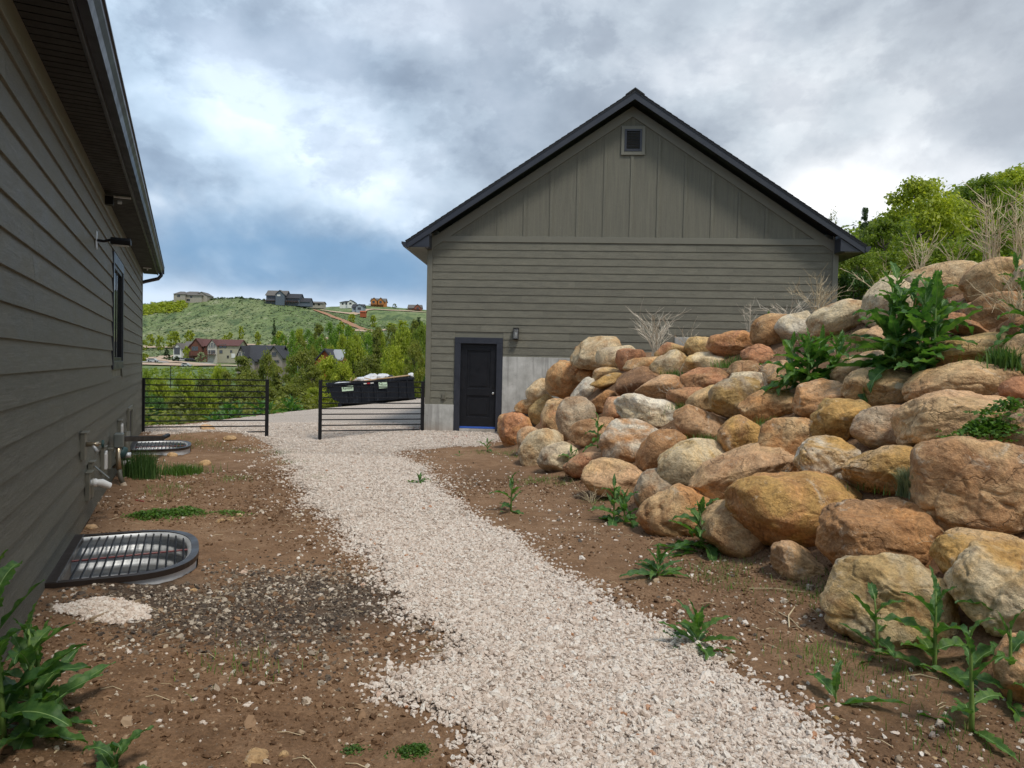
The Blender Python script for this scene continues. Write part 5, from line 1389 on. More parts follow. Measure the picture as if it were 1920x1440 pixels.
dead_bush('dead_bush', ds(1655, 550, .2), .70, 13, .9, 'dead stalks rising behind the upright grey rock', 6, .2, 'twig_dry', 3, .006)
dead_bush('dead_bush', ds(1725, 512, .2), .80, 15, .45, 'upright dead stalks left of the smooth skyline boulder', 7, .15, 'twig_dry', 3, .006)
dead_bush('dead_bush', ds(1790, 500, .2), .55, 10, .5, 'short dead stalks behind the smooth skyline boulder', 8, .2, 'twig_dry', 3, .005)
dead_bush('dead_bush', ds(1860, 492, .2), 1.15, 20, .34, 'tallest cluster of straw coloured dead stalks at the right', 9, .1, 'twig_dry', 4, .0075)
dead_bush('dead_bush', ds(1915, 490, .2), 1.2, 13, .45, 'dead stalks at the right edge of the skyline', 10, .15, 'twig_dry', 4, .0075)
dead_bush('dead_bush', ds(1905, 590, .25), .62, 26, 1.1, 'tangle of fine dead stems over the rocks at the right edge', 11, .9, 'twig_dry', 4, .004)
dead_bush('dead_bush', ds(1437, 708, .25), .36, 16, .6, 'dry brown tuft left of the leafy bush', 12, .3, 'twig_grey', 5, .003)
dead_bush('dead_bush', ds(1178, 762, .12), .26, 22, 1.0, 'dry low scrub among the left boulders', 13, .6, 'twig_grey', 5, .003)
dead_bush('dead_bush', ds(1262, 735, .12), .30, 18, 1.0, 'thin dry grass clump under the speckled skyline boulder', 14, .6, 'twig_grey', 5, .003)
dead_bush('dead_bush', ds(1470, 882, .12), .20, 22, 1.0, 'little ball of dry roots between the middle boulders', 15, .7, 'twig_grey', 4, .003)
dead_bush('dead_bush', ds(1110, 935, .05), .42, 10, 1.0, 'leafless twigs before the broad low boulder', 16, .7, 'twig_dry', 4, .004)
dead_bush('dead_bush', ds(1790, 1020, .1), .30, 9, 1.2, 'fine dead twigs beside the purple stained boulder', 17, .7, 'twig_dry', 5, .003)
dead_bush('dead_bush', ds(1838, 865, .35), .40, 7, 1.3, 'dead stems trailing through the boulder clover', 18, .6, 'twig_dry', 4, .003)
# fallen twigs on the soil
def twig(name, a, b, rad, label, mat='twig_dry'):
    A = g(*a, sink=-.008); Bq = g(*b, sink=-.008); mdp = (A + Bq) / 2 + Vector((rr_.uniform(-.03, .03), rr_.uniform(-.03, .03), .012))
    m = MB().tube([(0, 0, 0), mdp - A, Bq - A], [rad, rad * .9, rad * .6], 5)
    o = m.build(name, MAT[mat], label=label, cat='twig'); o.location = A
twig('twig', (1480, 1180), (1490, 1140), .006, 'pale thick twig on the soil before the front boulders')
twig('twig', (1405, 1105), (1510, 1112), .004, 'long thin twig lying level before the flat sunk rock')
twig('twig', (1460, 1150), (1505, 1185), .004, 'thin crooked twig crossing the pale thick one')
twig('twig', (1800, 1285), (1850, 1305), .004, 'dark reddish twig near the lower right weeds')
twig('twig', (1690, 1272), (1760, 1276), .004, 'straight dry straw between the lower right weeds')
twig('twig', (95, 1425), (115, 1408), .004, 'short dry straw on the soil at the bottom left')
o = MB().box(-.07, .07, -.006, .006, 0, .008).build('red_tag', MAT['red_reflector'], label='thin red plastic strip on the soil near the clover patch', cat='strip'); o.location = g(262, 941, -.01); o.rotation_euler = (0, 0, -.5)
blades('brown_leaf_litter', [g(850, 822, 0), g(835, 825, 0), g(868, 820, 0), g(785, 805, 0), g(772, 806, 0)], 260, .06, .02, .12, MAT['terracotta'], 14, 2.5, kind='stuff')
# a few thin trailing weeds and litter straws over the soil
def straws(n, seed):
    R = random.Random(seed); m = MB()
    for k in range(n):
        y_ = R.uniform(2.2, 9); x_ = R.uniform(-.6, .72) * y_
        if float(path_mask(np.array([x_]), np.array([y_]))[0]) > -.1 or not bool(not_well(np.array([x_]), np.array([y_]))[0]): continue
        a = R.uniform(0, 6.28); L = R.uniform(.03, .13); z_ = gzf(x_, y_) + .006
        x2, y2 = x_ + math.cos(a) * L, y_ + math.sin(a) * L
        m.tube([(x_, y_, z_), ((x_ + x2) / 2 + R.uniform(-.01, .01), (y_ + y2) / 2, z_ + .008), (x2, y2, gzf(x2, y2) + .004)], .0018, 3)
    return m.build('straw_litter', MAT['twig_dry'], kind='stuff')
straws(420, 5)
# ------------------------------------------------------------------ dumpster on the driveway
DL = at(617, 763, 36.0); DR = at(779, 750, 37.2)
DL.z = gzf(DL.x, DL.y) + .02; 
dv = Vector((DR.x - DL.x, DR.y - DL.y, 0)); LN = dv.length; yaw = math.atan2(dv.y, dv.x)
zl, zr = at(640, 764, 36.2).z, at(779, 750, 37.2).z
dump = empty('dumpster', (DL.x, DL.y, zl), yaw, label='black roll off dumpster heaped with rubbish behind the right fence panel', cat='dumpster')
dump.rotation_euler = (0, -math.atan2(zr - zl, LN), yaw)
HD = 1.20; WDm = 2.3
m = MB()
m.prism([(.0, HD), (LN, HD), (LN, .12), (.75, .12), (.22, .40)], 0, .06, 'y'); m.prism([(.0, HD), (LN, HD), (LN, .12), (.75, .12), (.22, .40)], WDm - .06, WDm, 'y')
m.box(LN - .06, LN, .06, WDm - .06, .12, HD); m.box(.75, LN, .061, WDm - .061, .10, .18)
m.hexa([(.0, .06, HD - .5), (.05, .06, HD - .5), (.05, WDm - .06, HD - .5), (0, WDm - .06, HD - .5), (.0, .06, HD), (.05, .06, HD), (.05, WDm - .06, HD), (0, WDm - .06, HD)])
m.build('body', MAT['dumpster_paint'], dump, bevel=.01)
MB().box(-.06, LN + .05, -.06, .05, HD - .09, HD + .03).build('rim_rail', MAT['dumpster_paint'], dump, bevel=.01)
MB().box(-.06, LN + .05, WDm - .05, WDm + .06, HD - .09, HD + .03).build('rim_rail', MAT['dumpster_paint'], dump, bevel=.01)
for u in (1.1, 1.75, 2.4, 3.05, 3.7, LN - .35):
    MB().prism([(u - .05, .13), (u + .05, .13), (u + .04, HD - .1), (u - .04, HD - .1)], -.075, -.001, 'y').build('side_rib', MAT['dumpster_paint'], dump, bevel=.008)
MB().box(.6, LN + .1, .3, .42, -.02, .10).build('skid_rail', MAT['dumpster_paint'], dump); MB().box(.6, LN + .1, WDm - .42, WDm - .3, -.02, .10).build('skid_rail', MAT['dumpster_paint'], dump)
for u in (.55, LN - .2): MB().tube([(u, -.02, .07), (u, .3, .07)], .10, 14).build('roller', MAT['dumpster_paint'], dump)
def text(root, s, size, x, y, z, mat, nm='lettering'):
    cu = bpy.data.curves.new('t', 'FONT'); cu.body = s; cu.size = size; cu.extrude = .002; cu.align_x = 'CENTER'; cu.align_y = 'CENTER'
    to = bpy.data.objects.new('t', cu); COL.objects.link(to)
    bpy.context.view_layer.update()
    me = bpy.data.meshes.new_from_object(to.evaluated_get(bpy.context.evaluated_depsgraph_get()))
    bpy.data.objects.remove(to); me.materials.clear(); me.materials.append(mat)
    o = link(nm, me, root); o.location = (x, y, z); o.rotation_euler = (math.pi / 2, 0, 0)
    return o
s1 = MB().box(.72, 1.30, -.088, -.078, HD - .42, HD - .16).build('sticker', MAT['sticker_green'], dump)
text(s1, 'Rentals', .17, 1.01, -.092, HD - .28, MAT['ink'])
s2 = MB().box(2.62, 3.06, -.088, -.078, HD - .42, HD - .06).build('sticker', MAT['sticker_green'], dump)
rg = MB(); n = 18
for k in range(n):
    a, b = 2 * math.pi * k / n, 2 * math.pi * (k + 1) / n; q = lambda r, t: (2.73 + r * math.cos(t), -.0885, HD - .17 + r * math.sin(t))
    rg.add([q(.055, a), q(.08, a), q(.08, b), q(.055, b)], [(0, 1, 2, 3)])
rg.build('round_logo', MAT['ink'], s2); text(s2, 'Rental', .11, 2.90, -.092, HD - .25, MAT['ink'])
MB().box(1.85, 2.0, -.088, -.078, HD - .13, HD - .08).build('reflector', MAT['white_plastic'], dump); MB().box(2.02, 2.18, -.088, -.078, HD - .14, HD - .07).build('reflector', MAT['red_reflector'], dump); MB().box(2.2, 2.36, -.088, -.078, HD - .13, HD - .08).build('reflector', MAT['white_plastic'], dump)
DM = Matrix.Translation((DL.x, DL.y, zl)) @ dump.rotation_euler.to_matrix().to_4x4()
def lump(name, x, y, z, sx, sy, sz, mat, seed, label, cat):
    v, f = rock_shape(4, seed, .75, 2.2); o = link(name, meshdata(name, v * np.array([sx, sy, sz]), f, MAT[mat], True), label=label, cat=cat)
    o.matrix_world = DM @ Matrix.Translation((x, y, z)); return o
lump('rubbish_bag', 2.35, .9, HD + .14, .42, .5, .24, 'bag_white', 501, 'largest white rubbish bag on the dumpster heap', 'bag')
lump('rubbish_bag', 2.95, .8, HD + .12, .36, .45, .22, 'bag_white', 502, 'white rubbish bag right of the largest one on the dumpster', 'bag')
lump('rubbish_bag', 1.75, .8, HD + .06, .34, .4, .17, 'bag_white', 503, 'crumpled white bag on the left shoulder of the dumpster heap', 'bag')
lump('rubbish_bag', 3.35, .9, HD + .06, .30, .4, .18, 'bag_black', 504, 'black rubbish bag on the dumpster heap', 'bag')
lump('rubbish_bag', 4.42, .5, HD + .12, .17, .2, .15, 'bag_white', 505, 'small white bag tied at the right end of the dumpster', 'bag')
lump('rubbish_bag', .75, .6, HD - .02, .5, .4, .08, 'bag_white', 506, 'flat white sheeting at the left end of the dumpster', 'bag')
lump('rubbish_heap', 2.3, 1.1, HD - .12, 1.9, .95, .25, 'cardboard', 507, 'brown cardboard rubbish filling the dumpster under the bags', 'rubbish')
o = MB().tube([(1.9, .15, HD + .02), (4.3, .35, HD + .13)], .05, 10).build('cardboard_tube', MAT['cardboard'], label='long cardboard tube lying across the dumpster rim', cat='tube'); o.matrix_world = DM
for k, (x, y, a, l, lab) in enumerate([(1.35, .3, .6, .5, 'short yellow lumber offcut left of the white bags'), (1.2, .5, 1.1, .35, 'lumber offcut sticking up at the left of the heap'), (2.2, .25, -.3, .6, 'lumber offcut slanting below the largest white bag'), (2.9, .1, .05, .7, 'flat yellow board on the near rim of the dumpster')]):
    o = MB().box(-l / 2, l / 2, -.05, .05, -.02, .02).build('lumber_offcut', MAT['lumber'], label=lab, cat='lumber', group='wood scraps in the dumpster'); o.matrix_world = DM @ Matrix.Translation((x, y, HD + .1)) @ Matrix.Rotation(-a, 4, 'Y')

# ------------------------------------------------------------------ trees
def quads(cen, nrm, size, R, asp=.62):
    n = len(cen); nrm = nrm / (np.linalg.norm(nrm, axis=1)[:, None] + 1e-9)
    a = np.cross(nrm, R.normal(size=(n, 3))); a /= np.linalg.norm(a, axis=1)[:, None] + 1e-9; b = np.cross(nrm, a); s = size[:, None]
    return np.stack([cen - a * s, cen - b * s * asp + nrm * s * .12, cen + a * s, cen + b * s * asp + nrm * s * .12], 1).reshape(-1, 3)
def make_tree(seed, H, W, base, nclump, nper, lsize, kind='round'):
    """returns trunk builder and crown vertices for a tree of height H, crown width W, crown from base*H"""
    R = np.random.RandomState(seed); rr = random.Random(seed); m = MB()
    tr = [Vector((0, 0, -.4))]; 
    for i in range(1, 7): tr.append(Vector((rr.uniform(-.04, .04) * H * .5, rr.uniform(-.04, .04) * H * .5, H * .86 * i / 6)))
    r0 = .018 * H + .03; m.tube(tr, [r0 * (1 - .14 * i) for i in range(7)], 7)
    cl = []
    for k in range(nclump):
        if kind == 'cone':
            q = rr.random() ** .8; zc = H * (base + (1 - base) * q); rad = W / 2 * (1 - q) * (.65 + .35 * rr.random()) + .05 * W
        elif kind == 'column':
            q = rr.random(); zc = H * (base + (1 - base) * q); rad = W / 2 * math.sqrt(max(.05, 1 - (2 * q - .8) ** 2 * .7)) * rr.random() ** .5
        else:
            q = rr.random(); zc = H * (base + (1 - base) * q); rad = W / 2 * math.sqrt(max(.02, 1 - (1.75 * q - .75) ** 2)) * (.35 + .65 * rr.random() ** .5)
        a = rr.uniform(0, 6.283); cl.append((rad * math.cos(a), rad * math.sin(a), zc, rr.uniform(.6, 1.35)))
    for k in range(min(24, nclump)):
        x, y, z, s = cl[k]; zi = min(max(z - .25 * math.hypot(x, y) - .1 * H, .12 * H), .8 * H); i = zi / (H * .86) * 6
        p0 = tr[min(int(i) + 0, 5)].lerp(tr[min(int(i) + 1, 6)], i - int(i)); p1 = Vector((x, y, z)); md = p0.lerp(p1, .5) + Vector((0, 0, -.04 * H))
        m.tube([p0, md, p1], [r0 * .38, r0 * .22, r0 * .07], 4)
    C = np.array(cl); ci = np.repeat(np.arange(nclump), nper); n = len(ci)
    sg = W * (.085 if kind != 'cone' else .06) * C[ci, 3]
    off = R.normal(size=(n, 3)); off /= np.linalg.norm(off, axis=1)[:, None]; off *= (R.rand(n, 1) ** .45)
    off[:, 2] *= .62 if kind != 'column' else 1.3
    if kind == 'cone': off[:, :2] *= 1.5; off[:, 2] *= .5
    cen = C[ci, :3] + off * sg[:, None] * 1.55
    nrm = off * .6 + R.normal(0, .5, (n, 3)); nrm[:, 2] += .55
    V_ = quads(cen, nrm, lsize * R.uniform(.6, 1.35, n), R)
    return m, V_
PROTO = {}
def proto(name, seed, H, W, base, nc, npr, ls, kind, leaf, bark):
    m, V_ = make_tree(seed, H, W, base, nc, npr, ls, kind)
    PROTO[name] = (H, W, meshdata('trunk', m.v, m.f, MAT[bark], True), meshdata('crown', V_, np.arange(len(V_)).reshape(-1, 4), MAT[leaf]))
proto('maple', 1, 6.0, 4.6, .12, 120, 120, .085, 'round', 'leaf_lime', 'bark')
proto('maple2', 2, 6.0, 4.2, .10, 110, 120, .085, 'round', 'leaf_spring', 'bark')
proto('oak', 3, 5.0, 5.0, .06, 110, 110, .085, 'round', 'leaf_spring', 'bark')
proto('olive', 4, 6.0, 4.0, .06, 110, 100, .09, 'round', 'leaf_olive', 'bark')
proto('olive2', 14, 6.0, 3.4, .05, 100, 100, .09, 'cone', 'leaf_olive', 'bark')
proto('limebush', 15, 6.0, 4.4, .04, 100, 100, .10, 'round', 'leaf_lime', 'bark')
proto('dark', 5, 6.0, 3.6, .03, 120, 80, .09, 'cone', 'leaf_dark', 'bark')
proto('deep', 6, 3.0, 3.6, .03, 90, 90, .07, 'round', 'leaf_deep', 'bark')
proto('aspen', 7, 10.0, 4.2, .18, 80, 60, .16, 'column', 'leaf_aspen', 'bark_pale')
proto('sparse', 8, 7.0, 2.6, .45, 26, 40, .06, 'column', 'leaf_olive', 'bark')
proto('small', 9, 4.0, 4.0, .05, 40, 30, .26, 'round', 'leaf_lime', 'bark')
proto('smalldark', 10, 4.0, 2.6, .02, 40, 30, .24, 'cone', 'leaf_dark', 'bark')
proto('smallsage', 11, 3.0, 4.0, .0, 40, 34, .2, 'round', 'leaf_sage', 'bark')
def tree(kind, px, ytop, wpx, Yd, label, group='trees', name='tree', cat='tree', base=None, seed=None):
    """tree whose crown top shows at (px, ytop) when it stands Yd metres away"""
    H, W_, tm, cm = PROTO[kind]; top = at(px, ytop, Yd)
    zb = gzf(top.x, top.y) if base is None else base
    h = max(top.z - zb, .8); w__ = wpx / FP * Yd
    r = empty(name, (top.x, top.y, zb), rnd.uniform(0, 6.28) if seed is None else seed, label=label, cat=cat, group=group)
    r.scale = (w__ / W_, w__ / W_, h / H)
    a = bpy.data.objects.new('trunk', tm); COL.objects.link(a); a.parent = r
    b = bpy.data.objects.new('crown', cm); COL.objects.link(b); b.parent = r
    return r
RG = 'green trees on the hillside right of the garage'
T_ = [('maple', 1722, 345, 165, 21, 'tallest lime green tree right of the garage eave'), ('maple2', 1660, 415, 120, 19, 'green tree behind the garage eave tip'), ('maple', 1790, 385, 150, 24, 'lime green tree right of the tallest one'),
 ('oak', 1610, 470, 120, 18.5, 'bushy tree touching the garage wall'), ('oak', 1700, 470, 170, 17, 'broad bushy tree above the smooth skyline boulder'), ('maple2', 1850, 335, 130, 30, 'tall green tree near the right edge'),
 ('maple', 1905, 322, 130, 33, 'green tree cut by the right edge, highest'), ('oak', 1790, 455, 180, 16.5, 'bushy green tree behind the short dead stalks'), ('maple2', 1860, 430, 150, 18, 'green tree behind the tallest dead stalks'),
 ('oak', 1920, 400, 160, 19, 'bushy tree at the right edge under the highest one'), ('olive', 1645, 440, 100, 27, 'dull green tree deep behind the eave tip'), ('dark', 1622, 392, 34, 45, 'slim dark conifer poking up beside the tallest lime tree'),
 ('sparse', 1562, 392, 40, 26, 'thin nearly bare treetop above the roof slope'), ('maple', 1990, 330, 170, 24, 'tree beyond the right edge'), ('deep', 1600, 520, 110, 16.8, 'dark green bush between garage corner and boulders'), ('oak', 1700, 512, 150, 15.5, 'dark green undergrowth bush behind the skyline boulders'), ('oak', 1810, 495, 160, 15, 'dark green undergrowth bush at the right behind the boulders'),
 ('oak', 1960, 470, 150, 14, 'low bushy tree at the right edge')]
for i, (k, px, yt, wp, Yd, lab) in enumerate(T_): tree(k, px, yt, wp, Yd, lab, RG, base=None)
VG = 'trees growing below the driveway'
T2 = [('olive2', 455, 672, 75, 62, 'dark olive tree in front of the black roofed house'), ('olive', 503, 668, 52, 58, 'olive tree hiding the right part of the black roofed house'), ('olive', 564, 660, 72, 44, 'big olive green tree left of the dumpster'),
 ('limebush', 615, 672, 62, 46, 'lime tree just above the left end of the dumpster'), ('limebush', 663, 640, 62, 52, 'tall lime tree behind the dumpster'), ('olive2', 707, 618, 44, 55, 'narrow dull green tree behind the dumpster'), ('limebush', 756, 622, 60, 56, 'yellow green tree right of the narrow one'),
 ('maple2', 790, 612, 52, 50, 'green tree touching the garage corner board'), ('olive', 777, 645, 46, 45, 'olive tree low beside the garage corner'), ('maple', 735, 655, 60, 48, 'lime tree low over the right dumpster end'), ('olive', 585, 690, 58, 42, 'olive tree low left of the dumpster'),
 ('olive', 690, 672, 64, 45, 'green tree low over the middle of the dumpster'), ('limebush', 640, 682, 46, 44, 'small lime tree low behind the dumpster heap'), ('olive2', 425, 700, 46, 50, 'small olive tree left of the dark olive one'), ('olive', 385, 712, 60, 40, 'olive bushy tree behind the left fence panel, centre'),
 ('limebush', 345, 705, 60, 48, 'pale green bush above the left fence panel rail'), ('limebush', 300, 712, 60, 44, 'lime bush behind the left fence panel, left part'), ('olive2', 520, 690, 50, 46, 'conical olive tree behind the right post of the left panel'), ('olive', 465, 700, 70, 40, 'wide olive tree behind the left fence panel, right part'),
 ('deep', 290, 752, 80, 26, 'deep green shrub at the left behind the lower fence bars'), ('olive', 335, 745, 80, 28, 'olive shrub low behind the left fence panel'), ('limebush', 385, 738, 62, 32, 'yellow green shrub at the bank edge'), ('olive', 435, 728, 70, 33, 'olive shrub at the bank edge right of centre'), ('olive', 490, 722, 70, 35, 'olive shrub at the bank edge behind the post'),
 ('deep', 262, 742, 70, 24, 'deep green shrub against the house corner'), ('olive', 545, 722, 70, 38, 'olive shrub in the opening between the panels'), ('limebush', 590, 728, 50, 40, 'lime shrub left of the dumpster end'), ('maple2', 272, 700, 40, 60, 'green tree top beside the house corner'), ('limebush', 410, 690, 40, 70, 'pale yellow green tree top left of the dark olive'),
 ('deep', 812, 700, 60, 46, 'green tree hidden at the garage corner')]
for i, (k, px, yt, wp, Yd, lab) in enumerate(T2): tree(k, px, yt, wp, Yd, lab, VG)
AG = 'bright aspens in the valley'
AP = ['leftmost bright tree of the valley grove, above the black roof', 'second bright tree from the left in the grove', 'third bright tree from the left along the back of the grove', 'fourth bright tree from the left along the back of the grove', 'fifth bright tree along the back of the grove',
 'first of the tall grove trees under the pale hill houses', 'tall grove tree below the small hilltop garage', 'tall grove tree below the white hill house', 'tall grove tree below the pale blue grey hill house', 'grove tree left of the log house line', 'front grove tree just right of the black roofed house', 'front grove tree above the big olive tree, left one',
 'front grove tree above the big olive tree, right one', 'front grove tree above the orange barn roof, left side', 'front grove tree above the orange barn ridge', 'front grove tree right of the orange barn', 'low grove tree left of the orange barn', 'low grove tree touching the barn roof', 'low grove tree directly behind the barn ridge', 'lime tree of the grove under the log house',
 'olive tree of the grove right of the log house', 'lime grove tree left of the red brown cabin', 'olive grove tree under the red brown cabin', 'lime grove tree touching the garage edge', 'olive grove tree low right of the barn', 'lime grove tree behind the front tree by the black roof']
ALAB = AP
for i, (px, yt, wp, Yd) in enumerate([(515, 634, 20, 250), (530, 628, 22, 245), (548, 622, 20, 245), (562, 618, 24, 250), (578, 620, 24, 240), (598, 610, 28, 260), (618, 606, 26, 265), (636, 612, 26, 250), (652, 612, 22, 255), (668, 628, 22, 220), (548, 640, 20, 190), (564, 636, 26, 185), (582, 634, 24, 190), (602, 632, 26, 188), (622, 630, 24, 195), (642, 630, 26, 190), (560, 650, 30, 150), (585, 652, 30, 148), (600, 655, 26, 150), (690, 628, 24, 230), (712, 622, 22, 240), (735, 612, 24, 250), (757, 612, 22, 255), (778, 602, 24, 260), (620, 650, 24, 170), (545, 640, 14, 250)]):
    tree(['aspen', 'aspen', 'aspen', 'limebush', 'aspen', 'olive'][i % 6] if i < 20 else ['limebush', 'olive'][i % 2], px, yt, wp, Yd, ALAB[i], AG)
HG = 'small trees dotted over the far slope'
HT_ = [('small', 268, 636, 14, 400, 'small green tree on the far slope nearest the house corner'), ('small', 282, 626, 14, 425, 'pale small tree on the far slope left'), ('small', 300, 628, 14, 400, 'round small tree above the far dirt road, left'), ('small', 326, 620, 24, 415, 'largest pair of small trees above the far white garage'),
 ('small', 356, 618, 17, 425, 'round bright tree above the red roofed house'), ('smalldark', 514, 602, 10, 440, 'lone dark conifer on the far slope'), ('small', 452, 611, 10, 450, 'small bright tree on the slope left of the conifer'), ('small', 483, 620, 12, 430, 'small tree by the upper dirt road'), ('small', 422, 627, 11, 415, 'bright small tree above the beige house'),
 ('small', 525, 620, 18, 420, 'round tree right of the lone conifer'), ('small', 432, 622, 10, 440, 'tiny tree above the upper dirt road'), ('small', 660, 588, 14, 540, 'small tree near the orange dirt scar'), ('small', 700, 590, 12, 560, 'small tree below the log house'), ('smallsage', 740, 570, 9, 690, 'round olive shrub right of the log house'),
 ('small', 735, 605, 22, 450, 'tree clump on the right far slope'), ('small', 755, 600, 20, 440, 'right tree clump beside the garage edge'), ('smalldark', 785, 596, 20, 400, 'dark tree by the garage edge'), ('small', 640, 602, 16, 430, 'tree at the foot of the dirt scar'), ('small', 655, 610, 20, 410, 'tree left of the valley road'), ('small', 270, 662, 20, 330, 'yellow green bush by the pale dirt road'),
 ('small', 262, 668, 26, 315, 'green bush beside the parked car'), ('smalldark', 313, 653, 14, 325, 'round dark juniper before the white garage'), ('smallsage', 377, 662, 19, 312, 'pale grey green round shrub before the beige house'), ('smalldark', 331, 668, 14, 312, 'low flat dark juniper on the lot'), ('small', 350, 648, 12, 322, 'grey green tree by the white garage'), ('smallsage', 300, 688, 16, 285, 'small green bush in the meadow')]
for (k, px, yt, wp, Yd, lab) in HT_:
    t_ = tree(k, px, yt, wp, Yd, lab, HG)
# scrub on top of the far hill and its sage cover, hillside forest at the right
def scatter_clumps(name, pts, sizes, nper, lrel, mat, seed, zs=.6, **kw):
    R = np.random.RandomState(seed); n = len(pts); ci = np.repeat(np.arange(n), nper)
    off = R.normal(size=(n * nper, 3)); off /= np.linalg.norm(off, axis=1)[:, None]; off *= R.rand(n * nper, 1) ** .4
    off[:, 2] = np.abs(off[:, 2]) * 1.1 - .1
    cen = pts[ci] + off * sizes[ci][:, None] * np.array([1, 1, zs * 2])
    nrm = off + R.normal(0, .4, off.shape); nrm[:, 2] += .4
    V_ = quads(cen, nrm, sizes[ci] * lrel * R.uniform(.6, 1.3, len(ci)), R, .8)
    return link(name, meshdata(name, V_, np.arange(len(V_)).reshape(-1, 4), mat), kind='stuff', **kw)
R = np.random.RandomState(12)
def far_pts(n, p0, p1, y0, y1):
    c = R.uniform(p0, p1, n); yy = R.uniform(y0, y1, n); xx = (c - 960) / 1300 * yy
    return np.stack([xx, yy, gz(xx, yy)], -1)
scatter_clumps('sagebrush', far_pts(9000, 150, 860, 345, 600), R.uniform(.4, 1.0, 9000), 7, .5, MAT['leaf_sage'], 1, .35)
scatter_clumps('dark_scrub', far_pts(1500, 150, 860, 345, 570), R.uniform(.4, 1.1, 1500), 6, .6, MAT['leaf_dark'], 5, .4)
hp_ = far_pts(90, 262, 345, 520, 548); scatter_clumps('hilltop_scrub', hp_, R.uniform(1.5, 3.6, 90), 60, .3, MAT['leaf_lime'], 2, .7)
hp_ = far_pts(120, 345, 520, 556, 566); scatter_clumps('ridge_scrub', hp_, R.uniform(.6, 1.6, 120), 20, .4, MAT['leaf_dark'], 6, .5)
scatter_clumps('meadow_scrub', far_pts(500, 200, 560, 180, 255), R.uniform(.4, 1.2, 500), 20, .35, MAT['leaf_spring'], 7, .6)
vp = far_pts(420, 560, 840, 90, 400); scatter_clumps('valley_woods', vp, R.uniform(1.6, 3.4, 420), 110, .20, MAT['leaf_spring'], 3, 1.1)
vp = far_pts(170, 200, 560, 70, 160); scatter_clumps('valley_thicket', vp, R.uniform(1.2, 2.6, 170), 110, .17, MAT['leaf_olive'], 8, .8)
vp = far_pts(520, 1380, 2500, 38, 230); scatter_clumps('hillside_forest', vp, np.clip(vp[:, 1] * .02, 1.2, 3.2) * R.uniform(.8, 1.3, 520), 170, .15, MAT['leaf_spring'], 4, 1.0)
vp = far_pts(150, 1380, 2500, 38, 230); scatter_clumps('hillside_conifers', vp, np.clip(vp[:, 1] * .012, .7, 2.2), 120, .2, MAT['leaf_dark'], 9, 1.7)
bank = []
for k in range(240):
    yy = R.uniform(16, 42); xx = float(edge_x(np.array([yy]))[()] if np.ndim(edge_x(yy)) == 0 else edge_x(yy)) - R.uniform(.3, 7); bank.append((xx, yy))
bank = np.array(bank); bz = gz(bank[:, 0], bank[:, 1])
scatter_clumps('bank_undergrowth', np.stack([bank[:, 0], bank[:, 1], bz], -1), R.uniform(.35, .8, 240), 110, .13, MAT['leaf_olive'], 10, .8)
# pale broad leaved plants along the gravel edge
for i, (px, py, Yd, s, lab) in enumerate([(435, 776, 22.5, .8, 'pale broad leaved plant on the bank edge left of the panel post'), (497, 770, 26.2, .8, 'pale broad leaved plant behind the fence post'), (545, 765, 30, .9, 'pale broad leaved plant on the bank edge between the panels'), (413, 772, 22, .6, 'small broad leaved plant furthest left on the bank edge')]):
    p = at(px, py, Yd); p.z = gzf(p.x, p.y) - .05
    weed(p, s * .6, 26, s, lab, 700 + i, stems=3, spread=.3, up=.9, group='broad leaved plants on the bank')

